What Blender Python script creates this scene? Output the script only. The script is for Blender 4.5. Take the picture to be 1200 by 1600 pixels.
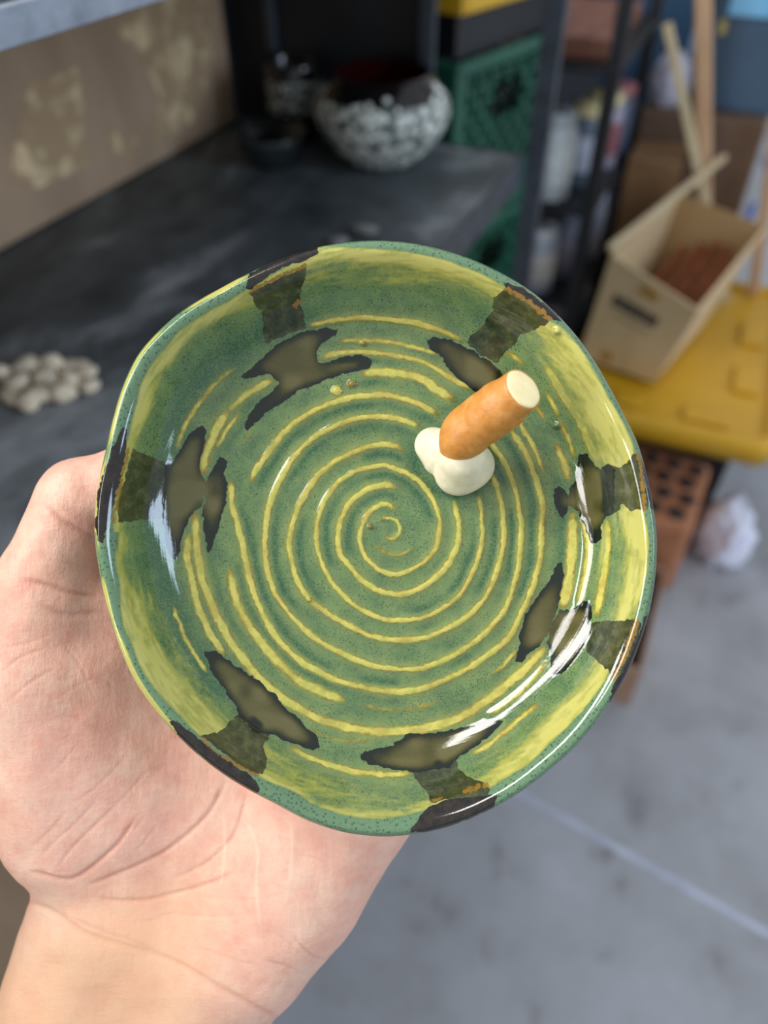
import bpy, bmesh, math, random
import numpy as np
from mathutils import Matrix, Vector, Euler

random.seed(7)
for o in list(bpy.data.objects):
    bpy.data.objects.remove(o)
scene = bpy.context.scene
COL = scene.collection

# ------------------------------------------------------------------ camera
cam_d = bpy.data.cameras.new('camera')
cam_d.sensor_fit = 'VERTICAL'
cam_d.sensor_height = 36.0
cam_d.lens = 27.0
cam_d.clip_start = 0.01
cam_d.dof.use_dof = True
cam_d.dof.focus_distance = 0.195
cam_d.dof.aperture_fstop = 7.4
cam = bpy.data.objects.new('camera', cam_d)
COL.objects.link(cam)
cam.location = (0, 0, 1.45)
cam.rotation_euler = (math.radians(90 - 43.3), 0, math.radians(23))
scene.camera = cam

# ------------------------------------------------------------------ world and lights
world = bpy.data.worlds.new('open_sky')
scene.world = world
world.use_nodes = True
bg = world.node_tree.nodes['Background']
bg.inputs[0].default_value = (0.90, 0.95, 1.0, 1)
bg.inputs[1].default_value = 0.72

def area_light(name, loc, target, sx, sy, power, col):
    d = bpy.data.lights.new(name, 'AREA')
    d.shape = 'RECTANGLE'
    d.size, d.size_y, d.energy, d.color = sx, sy, power, col
    o = bpy.data.objects.new(name, d)
    COL.objects.link(o)
    o.location = loc
    o.rotation_euler = (Vector(target) - Vector(loc)).to_track_quat('-Z', 'Y').to_euler()
    return o

# tall window in the left wall behind the photographer, a ceiling lamp, and the blue daylight of the open door on the right
area_light('window_daylight', (-1.02, -0.86, 1.85), (-0.06, 0.14, 1.31), 0.26, 1.7, 24, (1.0, 0.98, 0.95))
area_light('ceiling_panel', (-1.0, -0.25, 2.30), (-0.06, 0.0, 1.31), 0.22, 1.5, 23, (1.0, 0.98, 0.95))
area_light('door_daylight', (3.2, 0.3, 2.35), (0.0, 0.4, 1.2), 0.7, 1.5, 46, (0.62, 0.78, 1.0))

scene.view_settings.view_transform = 'Standard'
scene.view_settings.look = 'None'
scene.view_settings.exposure = 0.0
scene.view_settings.gamma = 1.0
scene.view_settings.use_curve_mapping = False

# ------------------------------------------------------------------ helpers
def lin(c):
    out = []
    for v in c[:3]:
        v /= 255.0
        out.append(v / 12.92 if v <= 0.04045 else ((v + 0.055) / 1.055) ** 2.4)
    return (out[0], out[1], out[2], 1.0)

class NT:
    """small node-tree builder"""
    def __init__(self, name):
        self.m = bpy.data.materials.new(name)
        self.m.use_nodes = True
        self.t = self.m.node_tree
        self.p = self.t.nodes['Principled BSDF']
    def n(self, typ, **kw):
        nd = self.t.nodes.new(typ)
        for k, v in kw.items():
            setattr(nd, k, v)
        return nd
    def l(self, a, b):
        self.t.links.new(a, b)
    def coord(self, scale=(1, 1, 1), rot=(0, 0, 0)):
        tc = self.n('ShaderNodeTexCoord')
        mp = self.n('ShaderNodeMapping')
        mp.inputs['Scale'].default_value = scale
        mp.inputs['Rotation'].default_value = rot
        self.l(tc.outputs['Object'], mp.inputs['Vector'])
        return mp.outputs['Vector']
    def noise(self, vec, scale, detail=4, rough=0.6, dist=0.0):
        nd = self.n('ShaderNodeTexNoise')
        nd.inputs['Scale'].default_value = scale
        nd.inputs['Detail'].default_value = detail
        nd.inputs['Roughness'].default_value = rough
        nd.inputs['Distortion'].default_value = dist
        self.l(vec, nd.inputs['Vector'])
        return nd.outputs['Fac']
    def voro(self, vec, scale, feature='F1', out='Distance'):
        nd = self.n('ShaderNodeTexVoronoi', feature=feature)
        nd.inputs['Scale'].default_value = scale
        self.l(vec, nd.inputs['Vector'])
        return nd.outputs[out]
    def ramp(self, fac, stops):
        nd = self.n('ShaderNodeValToRGB')
        el = nd.color_ramp.elements
        while len(el) < len(stops):
            el.new(0.5)
        for e, (pos, c) in zip(el, stops):
            e.position = pos
            e.color = c if isinstance(c, tuple) else (c, c, c, 1)
        self.l(fac, nd.inputs['Fac'])
        return nd.outputs['Color']
    def math(self, op, a, b=None, clamp=False):
        nd = self.n('ShaderNodeMath', operation=op, use_clamp=clamp)
        for i, v in enumerate((a, b)):
            if v is None:
                continue
            if isinstance(v, (int, float)):
                nd.inputs[i].default_value = v
            else:
                self.l(v, nd.inputs[i])
        return nd.outputs[0]
    def mix(self, fac, a, b):
        nd = self.n('ShaderNodeMix', data_type='RGBA')
        for i, v in ((0, fac), (6, a), (7, b)):
            if isinstance(v, (int, float)):
                nd.inputs[i].default_value = v
            elif isinstance(v, tuple):
                nd.inputs[i].default_value = v
            else:
                self.l(v, nd.inputs[i])
        return nd.outputs[2]
    def attr(self, name):
        nd = self.n('ShaderNodeAttribute', attribute_name=name)
        return nd.outputs['Fac']
    def bump(self, h, strength, dist):
        nd = self.n('ShaderNodeBump')
        nd.inputs['Strength'].default_value = strength
        nd.inputs['Distance'].default_value = dist
        self.l(h, nd.inputs['Height'])
        self.l(nd.outputs['Normal'], self.p.inputs['Normal'])
        return nd
    def base(self, c):
        if isinstance(c, tuple):
            self.p.inputs['Base Color'].default_value = c
        else:
            self.l(c, self.p.inputs['Base Color'])
    def rough(self, v):
        if isinstance(v, (int, float)):
            self.p.inputs['Roughness'].default_value = v
        else:
            self.l(v, self.p.inputs['Roughness'])

MATS = {}
def simple(name, c1, c2=None, scale=6.0, rough=0.6, bump=0.0, metal=0.0, stretch=(1, 1, 1), detail=5, lo=0.35, hi=0.65, bscale=None):
    """two-tone noise material"""
    if name in MATS:
        return MATS[name]
    b = NT(name)
    v = b.coord(stretch)
    f = b.noise(v, scale, detail)
    b.base(b.ramp(f, [(lo, lin(c1)), (hi, lin(c2 or c1))]))
    b.rough(rough)
    b.p.inputs['Metallic'].default_value = metal
    if bump:
        b.bump(b.noise(v, bscale or scale * 6, 4), 0.5, bump)
    MATS[name] = b.m
    return b.m

def mesh_obj(name, verts, faces, mat=None, parent=None, smooth=False):
    me = bpy.data.meshes.new(name)
    me.from_pydata([tuple(v) for v in verts], [], [tuple(f) for f in faces])
    me.update()
    if smooth:
        me.polygons.foreach_set('use_smooth', [True] * len(me.polygons))
    o = bpy.data.objects.new(name, me)
    COL.objects.link(o)
    if mat:
        me.materials.append(mat)
    if parent:
        o.parent = parent
    return o

def bm_obj(name, bm, mat=None, parent=None, smooth=False):
    me = bpy.data.meshes.new(name)
    bm.normal_update()
    bm.to_mesh(me)
    bm.free()
    if smooth:
        me.polygons.foreach_set('use_smooth', [True] * len(me.polygons))
    o = bpy.data.objects.new(name, me)
    COL.objects.link(o)
    if mat:
        me.materials.append(mat)
    if parent:
        o.parent = parent
    return o

def add_box(bm, lo, hi, bev=0.0, mat4=None):
    ctr = [(a + b) / 2 for a, b in zip(lo, hi)]
    sz = [b - a for a, b in zip(lo, hi)]
    r = bmesh.ops.create_cube(bm, size=1.0)
    vs = r['verts']
    for v in vs:
        v.co = Vector((v.co.x * sz[0] + ctr[0], v.co.y * sz[1] + ctr[1], v.co.z * sz[2] + ctr[2]))
    if bev:
        es = list({e for v in vs for e in v.link_edges})
        rb = bmesh.ops.bevel(bm, geom=es, offset=bev, segments=2, affect='EDGES', profile=0.5)
        vs = list({v for f in rb['faces'] for v in f.verts} | {v for v in vs if v.is_valid})
    if mat4 is not None:
        bmesh.ops.transform(bm, matrix=mat4, verts=vs)
    return vs

def box(name, lo, hi, mat, parent=None, bev=0.002, mat4=None):
    bm = bmesh.new()
    add_box(bm, lo, hi, bev, mat4)
    return bm_obj(name, bm, mat, parent)

def lathe_data(profile, n=48, wob=None):
    vs, fs = [], []
    m = len(profile)
    for i in range(n):
        a = 2 * math.pi * i / n
        for j, (r, z) in enumerate(profile):
            k = 1.0 if wob is None else wob(a, z)
            vs.append((r * k * math.cos(a), r * k * math.sin(a), z))
    for i in range(n):
        i2 = (i + 1) % n
        for j in range(m - 1):
            fs.append((i * m + j, i2 * m + j, i2 * m + j + 1, i * m + j + 1))
    return vs, fs

def lathe(name, profile, mat, parent=None, n=48, loc=None):
    vs, fs = lathe_data(profile, n)
    o = mesh_obj(name, vs, fs, mat, parent, smooth=True)
    if loc:
        o.location = loc
    return o

def tube(name, pts, radii, mat, parent=None, n=16, flat=1.0):
    """swept tube with end caps"""
    pts = [Vector(p) for p in pts]
    vs, fs = [], []
    up = Vector((0, 0, 1))
    prev = None
    for i, p in enumerate(pts):
        t = (pts[min(i + 1, len(pts) - 1)] - pts[max(i - 1, 0)]).normalized()
        if prev is None:
            u = t.cross(up if abs(t.dot(up)) < 0.95 else Vector((1, 0, 0))).normalized()
        else:
            u = (prev - t * prev.dot(t)).normalized()
        prev = u
        w = t.cross(u)
        r = radii[i] if isinstance(radii, (list, tuple)) else radii
        for k in range(n):
            a = 2 * math.pi * k / n
            vs.append(p + u * (r * math.cos(a)) + w * (r * flat * math.sin(a)))
    for i in range(len(pts) - 1):
        for k in range(n):
            k2 = (k + 1) % n
            fs.append((i * n + k, i * n + k2, (i + 1) * n + k2, (i + 1) * n + k))
    fs.append(tuple(range(n - 1, -1, -1)))
    fs.append(tuple(range((len(pts) - 1) * n, len(pts) * n)))
    return mesh_obj(name, vs, fs, mat, parent, smooth=True)

def empty(name, loc=(0, 0, 0), rot=(0, 0, 0)):
    o = bpy.data.objects.new(name, None)
    COL.objects.link(o)
    o.location = loc
    o.rotation_euler = rot
    o.empty_display_size = 0.05
    return o

def tag(o, label, cat=None, group=None, kind=None):
    if label:
        o['label'] = label
    if cat:
        o['category'] = cat
    if group:
        o['group'] = group
    if kind:
        o['kind'] = kind
    return o

def copy_tree(o, parent=None):
    c = o.copy()
    COL.objects.link(c)
    c.parent = parent
    for ch in o.children:
        copy_tree(ch, c)
    return c

def np_mesh(name, V, Q, mat, parent=None, smooth=True):
    """fast quad mesh from numpy arrays"""
    me = bpy.data.meshes.new(name)
    V = np.ascontiguousarray(V, dtype=np.float32)
    Q = np.ascontiguousarray(Q, dtype=np.int32)
    me.vertices.add(len(V))
    me.vertices.foreach_set('co', V.ravel())
    me.loops.add(Q.size)
    me.loops.foreach_set('vertex_index', Q.ravel())
    me.polygons.add(len(Q))
    me.polygons.foreach_set('loop_start', np.arange(0, Q.size, 4, dtype=np.int32))
    me.polygons.foreach_set('loop_total', np.full(len(Q), 4, dtype=np.int32))
    me.update(calc_edges=True)
    me.validate()
    if smooth:
        me.polygons.foreach_set('use_smooth', np.ones(len(me.polygons), dtype=bool))
    me.materials.append(mat)
    o = bpy.data.objects.new(name, me)
    COL.objects.link(o)
    if parent:
        o.parent = parent
    return o

def set_attr(me, name, arr):
    a = me.attributes.new(name, 'FLOAT', 'POINT')
    a.data.foreach_set('value', np.ascontiguousarray(arr, dtype=np.float32))

RNG = np.random.default_rng(11)
def vnoise(u, v, cell, seed=0):
    """smooth value noise on 2-D arrays, range 0..1"""
    g = np.random.default_rng(seed).random((128, 128))
    a, b = u / cell, v / cell
    i, j = np.floor(a).astype(int), np.floor(b).astype(int)
    fa, fb = a - i, b - j
    fa, fb = fa * fa * (3 - 2 * fa), fb * fb * (3 - 2 * fb)
    i0, i1, j0, j1 = i % 128, (i + 1) % 128, j % 128, (j + 1) % 128
    return (g[i0, j0] * (1 - fa) * (1 - fb) + g[i1, j0] * fa * (1 - fb) +
            g[i0, j1] * (1 - fa) * fb + g[i1, j1] * fa * fb)

def smooth01(x, a, b):
    t = np.clip((x - a) / (b - a), 0, 1)
    return t * t * (3 - 2 * t)

def surface_net(F, origin, h):
    """naive surface nets: quads on the zero level of a sampled field (negative inside)"""
    S = F < 0
    nx, ny, nz = F.shape
    cnt = np.zeros((nx - 1, ny - 1, nz - 1), np.int8)
    for a in (0, 1):
        for b in (0, 1):
            for c in (0, 1):
                cnt += S[a:nx - 1 + a, b:ny - 1 + b, c:nz - 1 + c]
    act = np.argwhere((cnt > 0) & (cnt < 8))
    idx = -np.ones((nx - 1, ny - 1, nz - 1), np.int32)
    idx[act[:, 0], act[:, 1], act[:, 2]] = np.arange(len(act))
    acc = np.zeros((len(act), 3))
    num = np.zeros(len(act))
    cs = [(a, b, c) for a in (0, 1) for b in (0, 1) for c in (0, 1)]
    for e0 in cs:
        for ax in range(3):
            if e0[ax] == 1:
                continue
            e1 = list(e0)
            e1[ax] = 1
            f0 = F[act[:, 0] + e0[0], act[:, 1] + e0[1], act[:, 2] + e0[2]].astype(float)
            f1 = F[act[:, 0] + e1[0], act[:, 1] + e1[1], act[:, 2] + e1[2]].astype(float)
            m = (f0 < 0) != (f1 < 0)
            t = np.where(m, f0 / np.where(m, f0 - f1, 1), 0)
            p = np.tile(np.array(e0, float), (len(act), 1))
            p[:, ax] += t
            acc[m] += p[m]
            num[m] += 1
    V = np.array(origin) + h * (act + acc / num[:, None])
    quads = []
    for ax in range(3):
        b, c = (ax + 1) % 3, (ax + 2) % 3
        sl0 = [slice(None)] * 3
        sl1 = [slice(None)] * 3
        sl0[ax] = slice(0, -1)
        sl1[ax] = slice(1, None)
        for sgn in (True, False):
            E = (S[tuple(sl0)] == sgn) & (S[tuple(sl1)] != sgn)
            P = np.argwhere(E)
            ok = (P[:, b] > 0) & (P[:, c] > 0) & (P[:, b] < F.shape[b] - 1) & (P[:, c] < F.shape[c] - 1)
            P = P[ok]
            def at(db, dc):
                Q = P.copy()
                Q[:, b] += db
                Q[:, c] += dc
                return idx[Q[:, 0], Q[:, 1], Q[:, 2]]
            q = np.stack([at(-1, -1), at(0, -1), at(0, 0), at(-1, 0)], 1)
            if not sgn:
                q = q[:, ::-1]
            quads.append(q)
    return V, np.concatenate(quads)

def smin(a, b, k):
    h = np.clip(0.5 + 0.5 * (b - a) / k, 0, 1)
    return b + (a - b) * h - k * h * (1 - h)

def rcone(X, Y, Z, a, b, ra, rb):
    """distance to a tapered capsule (approximate)"""
    a, b = np.array(a, float), np.array(b, float)
    d = b - a
    L2 = (d * d).sum()
    t = np.clip(((X - a[0]) * d[0] + (Y - a[1]) * d[1] + (Z - a[2]) * d[2]) / L2, 0, 1)
    return (np.sqrt((X - a[0] - t * d[0]) ** 2 + (Y - a[1] - t * d[1]) ** 2 + (Z - a[2] - t * d[2]) ** 2)
            - (ra + (rb - ra) * t)).astype(np.float32)

# ------------------------------------------------------------------ the setting
M_floor = NT('concrete')
_v = M_floor.coord()
_a = M_floor.noise(_v, 2.2, 6, 0.65)
_b = M_floor.noise(_v, 9.0, 5, 0.6)
_c = M_floor.ramp(_a, [(0.32, lin((140, 140, 143))), (0.5, lin((164, 165, 170))), (0.68, lin((180, 182, 190)))])
_s = M_floor.ramp(_b, [(0.30, 0.75), (0.42, 0.0)])
M_floor.base(M_floor.mix(_s, _c, lin((118, 117, 120))))
M_floor.rough(0.55)
M_floor.bump(M_floor.noise(_v, 60, 4), 0.3, 0.002)
M_floor = M_floor.m

floor = empty('floor')
tag(floor, 'grey stained concrete workshop floor', kind='structure')
# joint runs from (-0.011,0.768) to (0.432,0.692)
jd = Vector((0.443, -0.076, 0)).normalized()
jn = Vector((-jd.y, jd.x, 0))
jp = Vector((-0.011, 0.768, 0))
def slab(s):
    # large slab on one side of the joint
    a = jp - jd * 6 + jn * (0.006 * s)
    b = jp + jd * 6 + jn * (0.006 * s)
    far = jn * (6.5 * s)
    top = [a, b, b + far, a + far]
    if s < 0:
        top = top[::-1]
    v = [tuple(p) for p in top] + [tuple(p + Vector((0, 0, -0.1))) for p in top]
    f = [(0, 1, 2, 3), (7, 6, 5, 4)] + [(i, i + 4, (i + 1) % 4 + 4, (i + 1) % 4) for i in range(4)]
    return mesh_obj('concrete_slab', v, f, M_floor, floor)
slab(1)
slab(-1)
M_joint_light = simple('joint_highlight', (196, 202, 218), (176, 182, 200), 20, 0.45)  # pale colour imitates light caught on the joint's chamfer
tube('joint_highlight', [jp - jd * 6 + Vector((0, 0, -0.002)), jp + Vector((0, 0, -0.002)), jp + jd * 6 + Vector((0, 0, -0.002))], 0.0085, M_joint_light, floor, 12)

M_wall = simple('dark_wall_paint', (44, 48, 56), (58, 62, 70), 2.0, 0.8)
wl = box('wall_left', (-1.85, -2.5, 0.0), (-1.75, 4.6, 2.9), M_wall, bev=0)
tag(wl, 'dark painted wall behind the metal shelving', kind='structure')
wb = box('wall_back', (-1.75, 4.5, 0.0), (0.05, 4.6, 2.9), M_wall, bev=0)
tag(wb, 'dark painted wall at the far end of the aisle', kind='structure')

# ------------------------------------------------------------------ metal shelving on the left
M_board = NT('dusty_dark_board')
_v = M_board.coord((1, 0.55, 1), (0, 0, 0.5))
_a = M_board.noise(_v, 3.2, 7, 0.68, 0.6)
_b = M_board.noise(_v, 26, 4, 0.6)
_f = M_board.math('ADD', M_board.math('MULTIPLY', _a, 0.8), M_board.math('MULTIPLY', _b, 0.2))
M_board.base(M_board.ramp(_f, [(0.37, lin((44, 52, 56))), (0.49, lin((88, 95, 99))), (0.62, lin((178, 182, 186)))]))
M_board.rough(0.5)
M_board = M_board.m
M_steel = simple('grey_painted_steel', (120, 128, 140), (150, 158, 170), 40, 0.45, 0.0008)
M_dsteel = simple('charcoal_painted_steel', (50, 56, 64), (68, 76, 86), 30, 0.4)
M_black = simple('black_sheet_steel', (16, 18, 22), (26, 29, 34), 8, 0.5)

shelf = empty('metal_shelf', (-0.53, 0.3, 0))
tag(shelf, 'dark steel shelving unit with dusty boards along the left side', 'shelf')
def rel(o, root):
    o.parent = root
    o.matrix_parent_inverse = Matrix.Translation(-Vector(root.location))
    return o
rel(box('shelf_board', (-0.79, -0.75, 1.03), (-0.282, 1.185, 1.05), M_board), shelf)
rel(box('front_lip', (-0.282, -0.75, 1.008), (-0.276, 1.185, 1.052), M_dsteel), shelf)
rel(box('end_lip', (-0.79, 1.185, 1.008), (-0.276, 1.191, 1.052), M_dsteel), shelf)
rel(box('upper_board', (-0.79, -0.75, 1.376), (-0.282, 1.185, 1.386), M_dsteel), shelf)
rel(box('upper_lip', (-0.282, -0.75, 1.3735), (-0.277, 1.185, 1.3875), M_steel, bev=0.0008), shelf)
rel(box('lower_board', (-0.79, -0.75, 0.43), (-0.282, 1.185, 0.45), M_board), shelf)
rel(box('end_panel', (-0.79, 1.195, 0.47), (-0.435, 1.20, 1.36), M_black, bev=0), shelf)
for (x, y) in ((-0.262, 1.205), (-0.262, -0.77), (-0.80, -0.77), (-0.80, 1.205)):
    bm = bmesh.new()
    add_box(bm, (x - 0.014, y - 0.0025, 0), (x + 0.014, y + 0.0025, 2.0), 0.0008)
    add_box(bm, (x - 0.014 if x < -0.5 else x + 0.010, y - 0.018 if y < 0 else y, 0), (x - 0.010 if x < -0.5 else x + 0.014, y if y < 0 else y + 0.018, 2.0), 0.0008)
    rel(bm_obj('post', bm, M_dsteel), shelf)
rel(box('panel_rib', (-0.447, 1.181, 1.053), (-0.425, 1.194, 1.365), M_dsteel), shelf)
rel(box('panel_rib', (-0.70, 1.181, 1.153), (-0.684, 1.194, 1.365), M_dsteel), shelf)

# flat-packed cardboard standing at the back of the shelf, with torn-off patches
M_card = simple('kraft_cardboard', (164, 138, 112), (182, 154, 126), 5, 0.85, 0.0006, stretch=(1, 3, 1))
M_torn = NT('torn_kraft')
_v = M_torn.coord()
_w = M_torn.n('ShaderNodeTexWave')
_w.inputs['Scale'].default_value = 22
_w.inputs['Distortion'].default_value = 5
M_torn.l(_v, _w.inputs['Vector'])
M_torn.base(M_torn.ramp(M_torn.math('ADD', M_torn.math('MULTIPLY', _w.outputs['Fac'], 0.4), M_torn.math('MULTIPLY', M_torn.noise(_v, 40, 4), 0.6)),
                        [(0.34, lin((180, 152, 118))), (0.6, lin((236, 208, 164)))]))
M_torn.rough(0.95)
M_torn = M_torn.m
cb = empty('cardboard_box', (-0.775, 0.45, 1.051))
tag(cb, 'flattened brown cardboard box standing at the back of the shelf, paper torn off', 'box')
rel(box('panel', (-0.79, -0.25, 1.0515), (-0.76, 1.165, 1.355), M_card, bev=0.003), cb)
for poly in ([(0.668, 1.113), (0.708, 1.165), (0.746, 1.203), (0.829, 1.201), (0.815, 1.14), (0.803, 1.092), (0.71, 1.096)],
             [(0.92, 1.222), (0.95, 1.25), (0.997, 1.30), (1.10, 1.31), (1.145, 1.25), (1.145, 1.215), (1.13, 1.15), (1.055, 1.078), (0.942, 1.083), (0.975, 1.13), (0.955, 1.186)],
             [(0.85, 1.126), (0.875, 1.10), (0.906, 1.096), (0.906, 1.085), (0.855, 1.083)]):
    pts = []
    for i, (a, b) in enumerate(poly):
        a2, b2 = poly[(i + 1) % len(poly)]
        for k in range(5):
            t = k / 5
            j = 0.004 if k else 0.0
            pts.append((a + (a2 - a) * t + random.uniform(-j, j), b + (b2 - b) * t + random.uniform(-j, j)))
    n = len(pts)
    v = [(-0.7585, a, b) for a, b in pts] + [(-0.760, a, b) for a, b in pts]
    f = [tuple(range(n - 1, -1, -1)), tuple(range(n, 2 * n))] + [(i, (i + 1) % n, (i + 1) % n + n, i + n) for i in range(n)]
    o = rel(mesh_obj('torn_patch', v, f, M_torn), cb)
    bm = bmesh.new(); bm.from_mesh(o.data); bmesh.ops.recalc_face_normals(bm, faces=bm.faces); bmesh.ops.triangulate(bm, faces=bm.faces); bm.to_mesh(o.data); bm.free()

# ------------------------------------------------------------------ pots on the shelf
M_blackglaze = simple('black_glaze', (14, 13, 14), (30, 26, 26), 12, 0.12)
M_maroon = simple('maroon_glaze', (48, 10, 14), (78, 18, 22), 10, 0.2)
M_dot = simple('white_dot_glaze', (214, 220, 212), (236, 238, 228), 30, 0.35)
M_greyglaze = simple('grey_green_glaze', (24, 28, 30), (46, 52, 52), 14, 0.18)

def bowl_r(z):
    # outer profile of the round bowl: radius at height z (metres)
    t = z / 0.115
    return 0.044 + 0.050 * math.sin(min(1.0, t / 0.62) * math.pi / 2) - (0.024 * max(0, (t - 0.62) / 0.38) ** 1.7)
bw = empty('speckled_bowl', (-0.462, 1.082, 1.0515))
tag(bw, 'round dark bowl covered in raised white dots with a maroon mouth', 'bowl')
prof = [(0.0, 0.0), (0.044, 0.0)] + [(bowl_r(z), z) for z in np.linspace(0.003, 0.092, 15)]
lathe('bowl_wall', prof, simple('grey_slip', (84, 92, 90), (150, 158, 152), 60, 0.4), bw, 64)
prof = [(bowl_r(z), z) for z in np.linspace(0.092, 0.115, 5)]
prof += [(bowl_r(0.115) - 0.002, 0.1175), (bowl_r(0.115) - 0.005, 0.1165)]
lathe('bowl_lip', prof, M_blackglaze, bw, 64)
prof = [(bowl_r(z) - 0.0055, z) for z in np.linspace(0.1165, 0.012, 14)] + [(0.03, 0.007), (0.0, 0.006)]
lathe('bowl_inside', prof, M_maroon, bw, 64)
dv, df = lathe_data([(0.0, 0.35), (0.5, 0.28), (0.85, 0.14), (1.0, 0.0)], 12)
dot_mesh = bpy.data.meshes.new('glaze_dot')
dot_mesh.from_pydata(dv, [], df)
dot_mesh.polygons.foreach_set('use_smooth', [True] * len(dot_mesh.polygons))
dot_mesh.materials.append(M_dot)
placed = []
tries = 0
while len(placed) < 175 and tries < 9000:
    tries += 1
    a = random.uniform(-math.pi, math.pi)
    if math.cos(a + 1.18) < -0.15 and random.random() < 0.8:
        continue
    lip = 0.107 - 0.022 * abs(math.sin(a * 2.5)) ** 2
    z = random.uniform(0.006, lip)
    s = random.choice((0.0036, 0.0045, 0.0055, 0.0068, 0.008))
    R0 = bowl_r(z)
    p = Vector((R0 * math.cos(a), R0 * math.sin(a), z))
    if any((p - q).length < (s + t) * 0.86 for q, t in placed):
        continue
    placed.append((p, s))
    o = bpy.data.objects.new('glaze_dot', dot_mesh)
    COL.objects.link(o)
    o.parent = bw
    dr = (bowl_r(min(z + 0.002, 0.115)) - bowl_r(z - 0.002)) / 0.004
    nrm = Vector((math.cos(a), math.sin(a), -dr)).normalized()
    o.location = p
    o.rotation_euler = nrm.to_track_quat('Z', 'Y').to_euler()
    o.scale = (s, s, s * 0.7)

mug = empty('black_mug', (-0.625, 1.125, 1.0515), (0, 0, math.radians(115)))
tag(mug, 'small black mug with a white speckled band beside the dotted bowl', 'mug')
lathe('mug_body', [(0, 0), (0.034, 0), (0.037, 0.003), (0.040, 0.03), (0.041, 0.105), (0.0395, 0.1075), (0.0375, 0.105), (0.036, 0.008), (0, 0.006)], M_blackglaze, mug, 48)
M_band = NT('white_speckled_band')
_v = M_band.coord()
M_band.base(M_band.ramp(M_band.voro(_v, 130), [(0.25, lin((205, 212, 208))), (0.6, lin((60, 64, 64)))]))
M_band.rough(0.3)
M_band = M_band.m
lathe('glaze_band', [(0.0404, 0.042), (0.0413, 0.046), (0.0418, 0.082), (0.0410, 0.086)], M_band, mug, 48)
tube('handle', [(0.036 + 0.028 * math.sin(t) if 0 < t < math.pi else 0.037, 0.0, 0.056 + 0.034 * math.cos(t)) for t in np.linspace(0, math.pi, 11)], 0.005, M_blackglaze, mug, 10)
sb = lathe('shallow_bowl', [(0, 0), (0.03, 0), (0.034, 0.003), (0.050, 0.03), (0.054, 0.042), (0.0525, 0.0435), (0.0505, 0.042), (0.046, 0.03), (0.028, 0.007), (0, 0.006)], M_greyglaze, None, 48, (-0.607, 1.012, 1.0515))
tag(sb, 'low dark grey glazed bowl in front of the black mug', 'bowl')

M_chip = simple('bisque_chip', (246, 232, 208), (228, 210, 182), 60, 0.85)
chip_spots = [(-0.548, 0.436), (-0.528, 0.446), (-0.508, 0.452), (-0.489, 0.452), (-0.560, 0.418), (-0.540, 0.412), (-0.516, 0.428),
              (-0.496, 0.432), (-0.478, 0.436), (-0.528, 0.394), (-0.505, 0.405), (-0.484, 0.416), (-0.503, 0.388)]
for i, (x, y) in enumerate(chip_spots):
    bm = bmesh.new()
    bmesh.ops.create_icosphere(bm, subdivisions=2, radius=1.0)
    rr = random.Random(i)
    s = (rr.uniform(0.008, 0.0155), rr.uniform(0.007, 0.0125), rr.uniform(0.0045, 0.008))
    ph = [rr.uniform(0, 6) for _ in range(3)]
    for v in bm.verts:
        k = 1 + 0.22 * math.sin(2.6 * v.co.x + ph[0]) + 0.18 * math.sin(3.4 * v.co.y + ph[1]) + 0.06 * math.sin(6 * v.co.z + ph[2])
        v.co = Vector((v.co.x * s[0], v.co.y * s[1], v.co.z * s[2])) * k
    zmin = min(v.co.z for v in bm.verts)
    o = bm_obj('bisque_chip', bm, M_chip, None, True)
    o.location = (x, y, 1.0505 - zmin)
    o.rotation_euler = (0, 0, rr.uniform(0, 3))
    tag(o, 'cream bisque clay chip in the loose pile on the dusty shelf', 'clay chip', 'clay chips in the pile on the shelf')
for i, (x, y) in enumerate([(-0.385, 0.845), (-0.40, 0.80)]):
    bm = bmesh.new()
    bmesh.ops.create_icosphere(bm, subdivisions=2, radius=0.012)
    for v in bm.verts:
        v.co = Vector((v.co.x * (1.6 - 0.5 * i), v.co.y * (1 + 0.2 * math.sin(200 * v.co.x)), v.co.z * 0.35))
    o = bm_obj('dust_lump', bm, simple('grey_dust', (150, 148, 146), (120, 120, 122), 80, 0.95), None, True)
    o.location = (x, y, 1.0545)
    tag(o, ['flat grey lump of dried clay on the shelf, just above the dish rim', 'smaller grey dried clay lump hidden by the dish rim'][i], 'clay lump')

# brown box on the lower shelf
lb = box('cardboard_box', (-0.66, -0.22, 0.4515), (-0.30, 0.42, 0.70), M_card, bev=0.004)
tag(lb, 'brown cardboard box on the lower shelf, beside the wrist', 'box')

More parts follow.
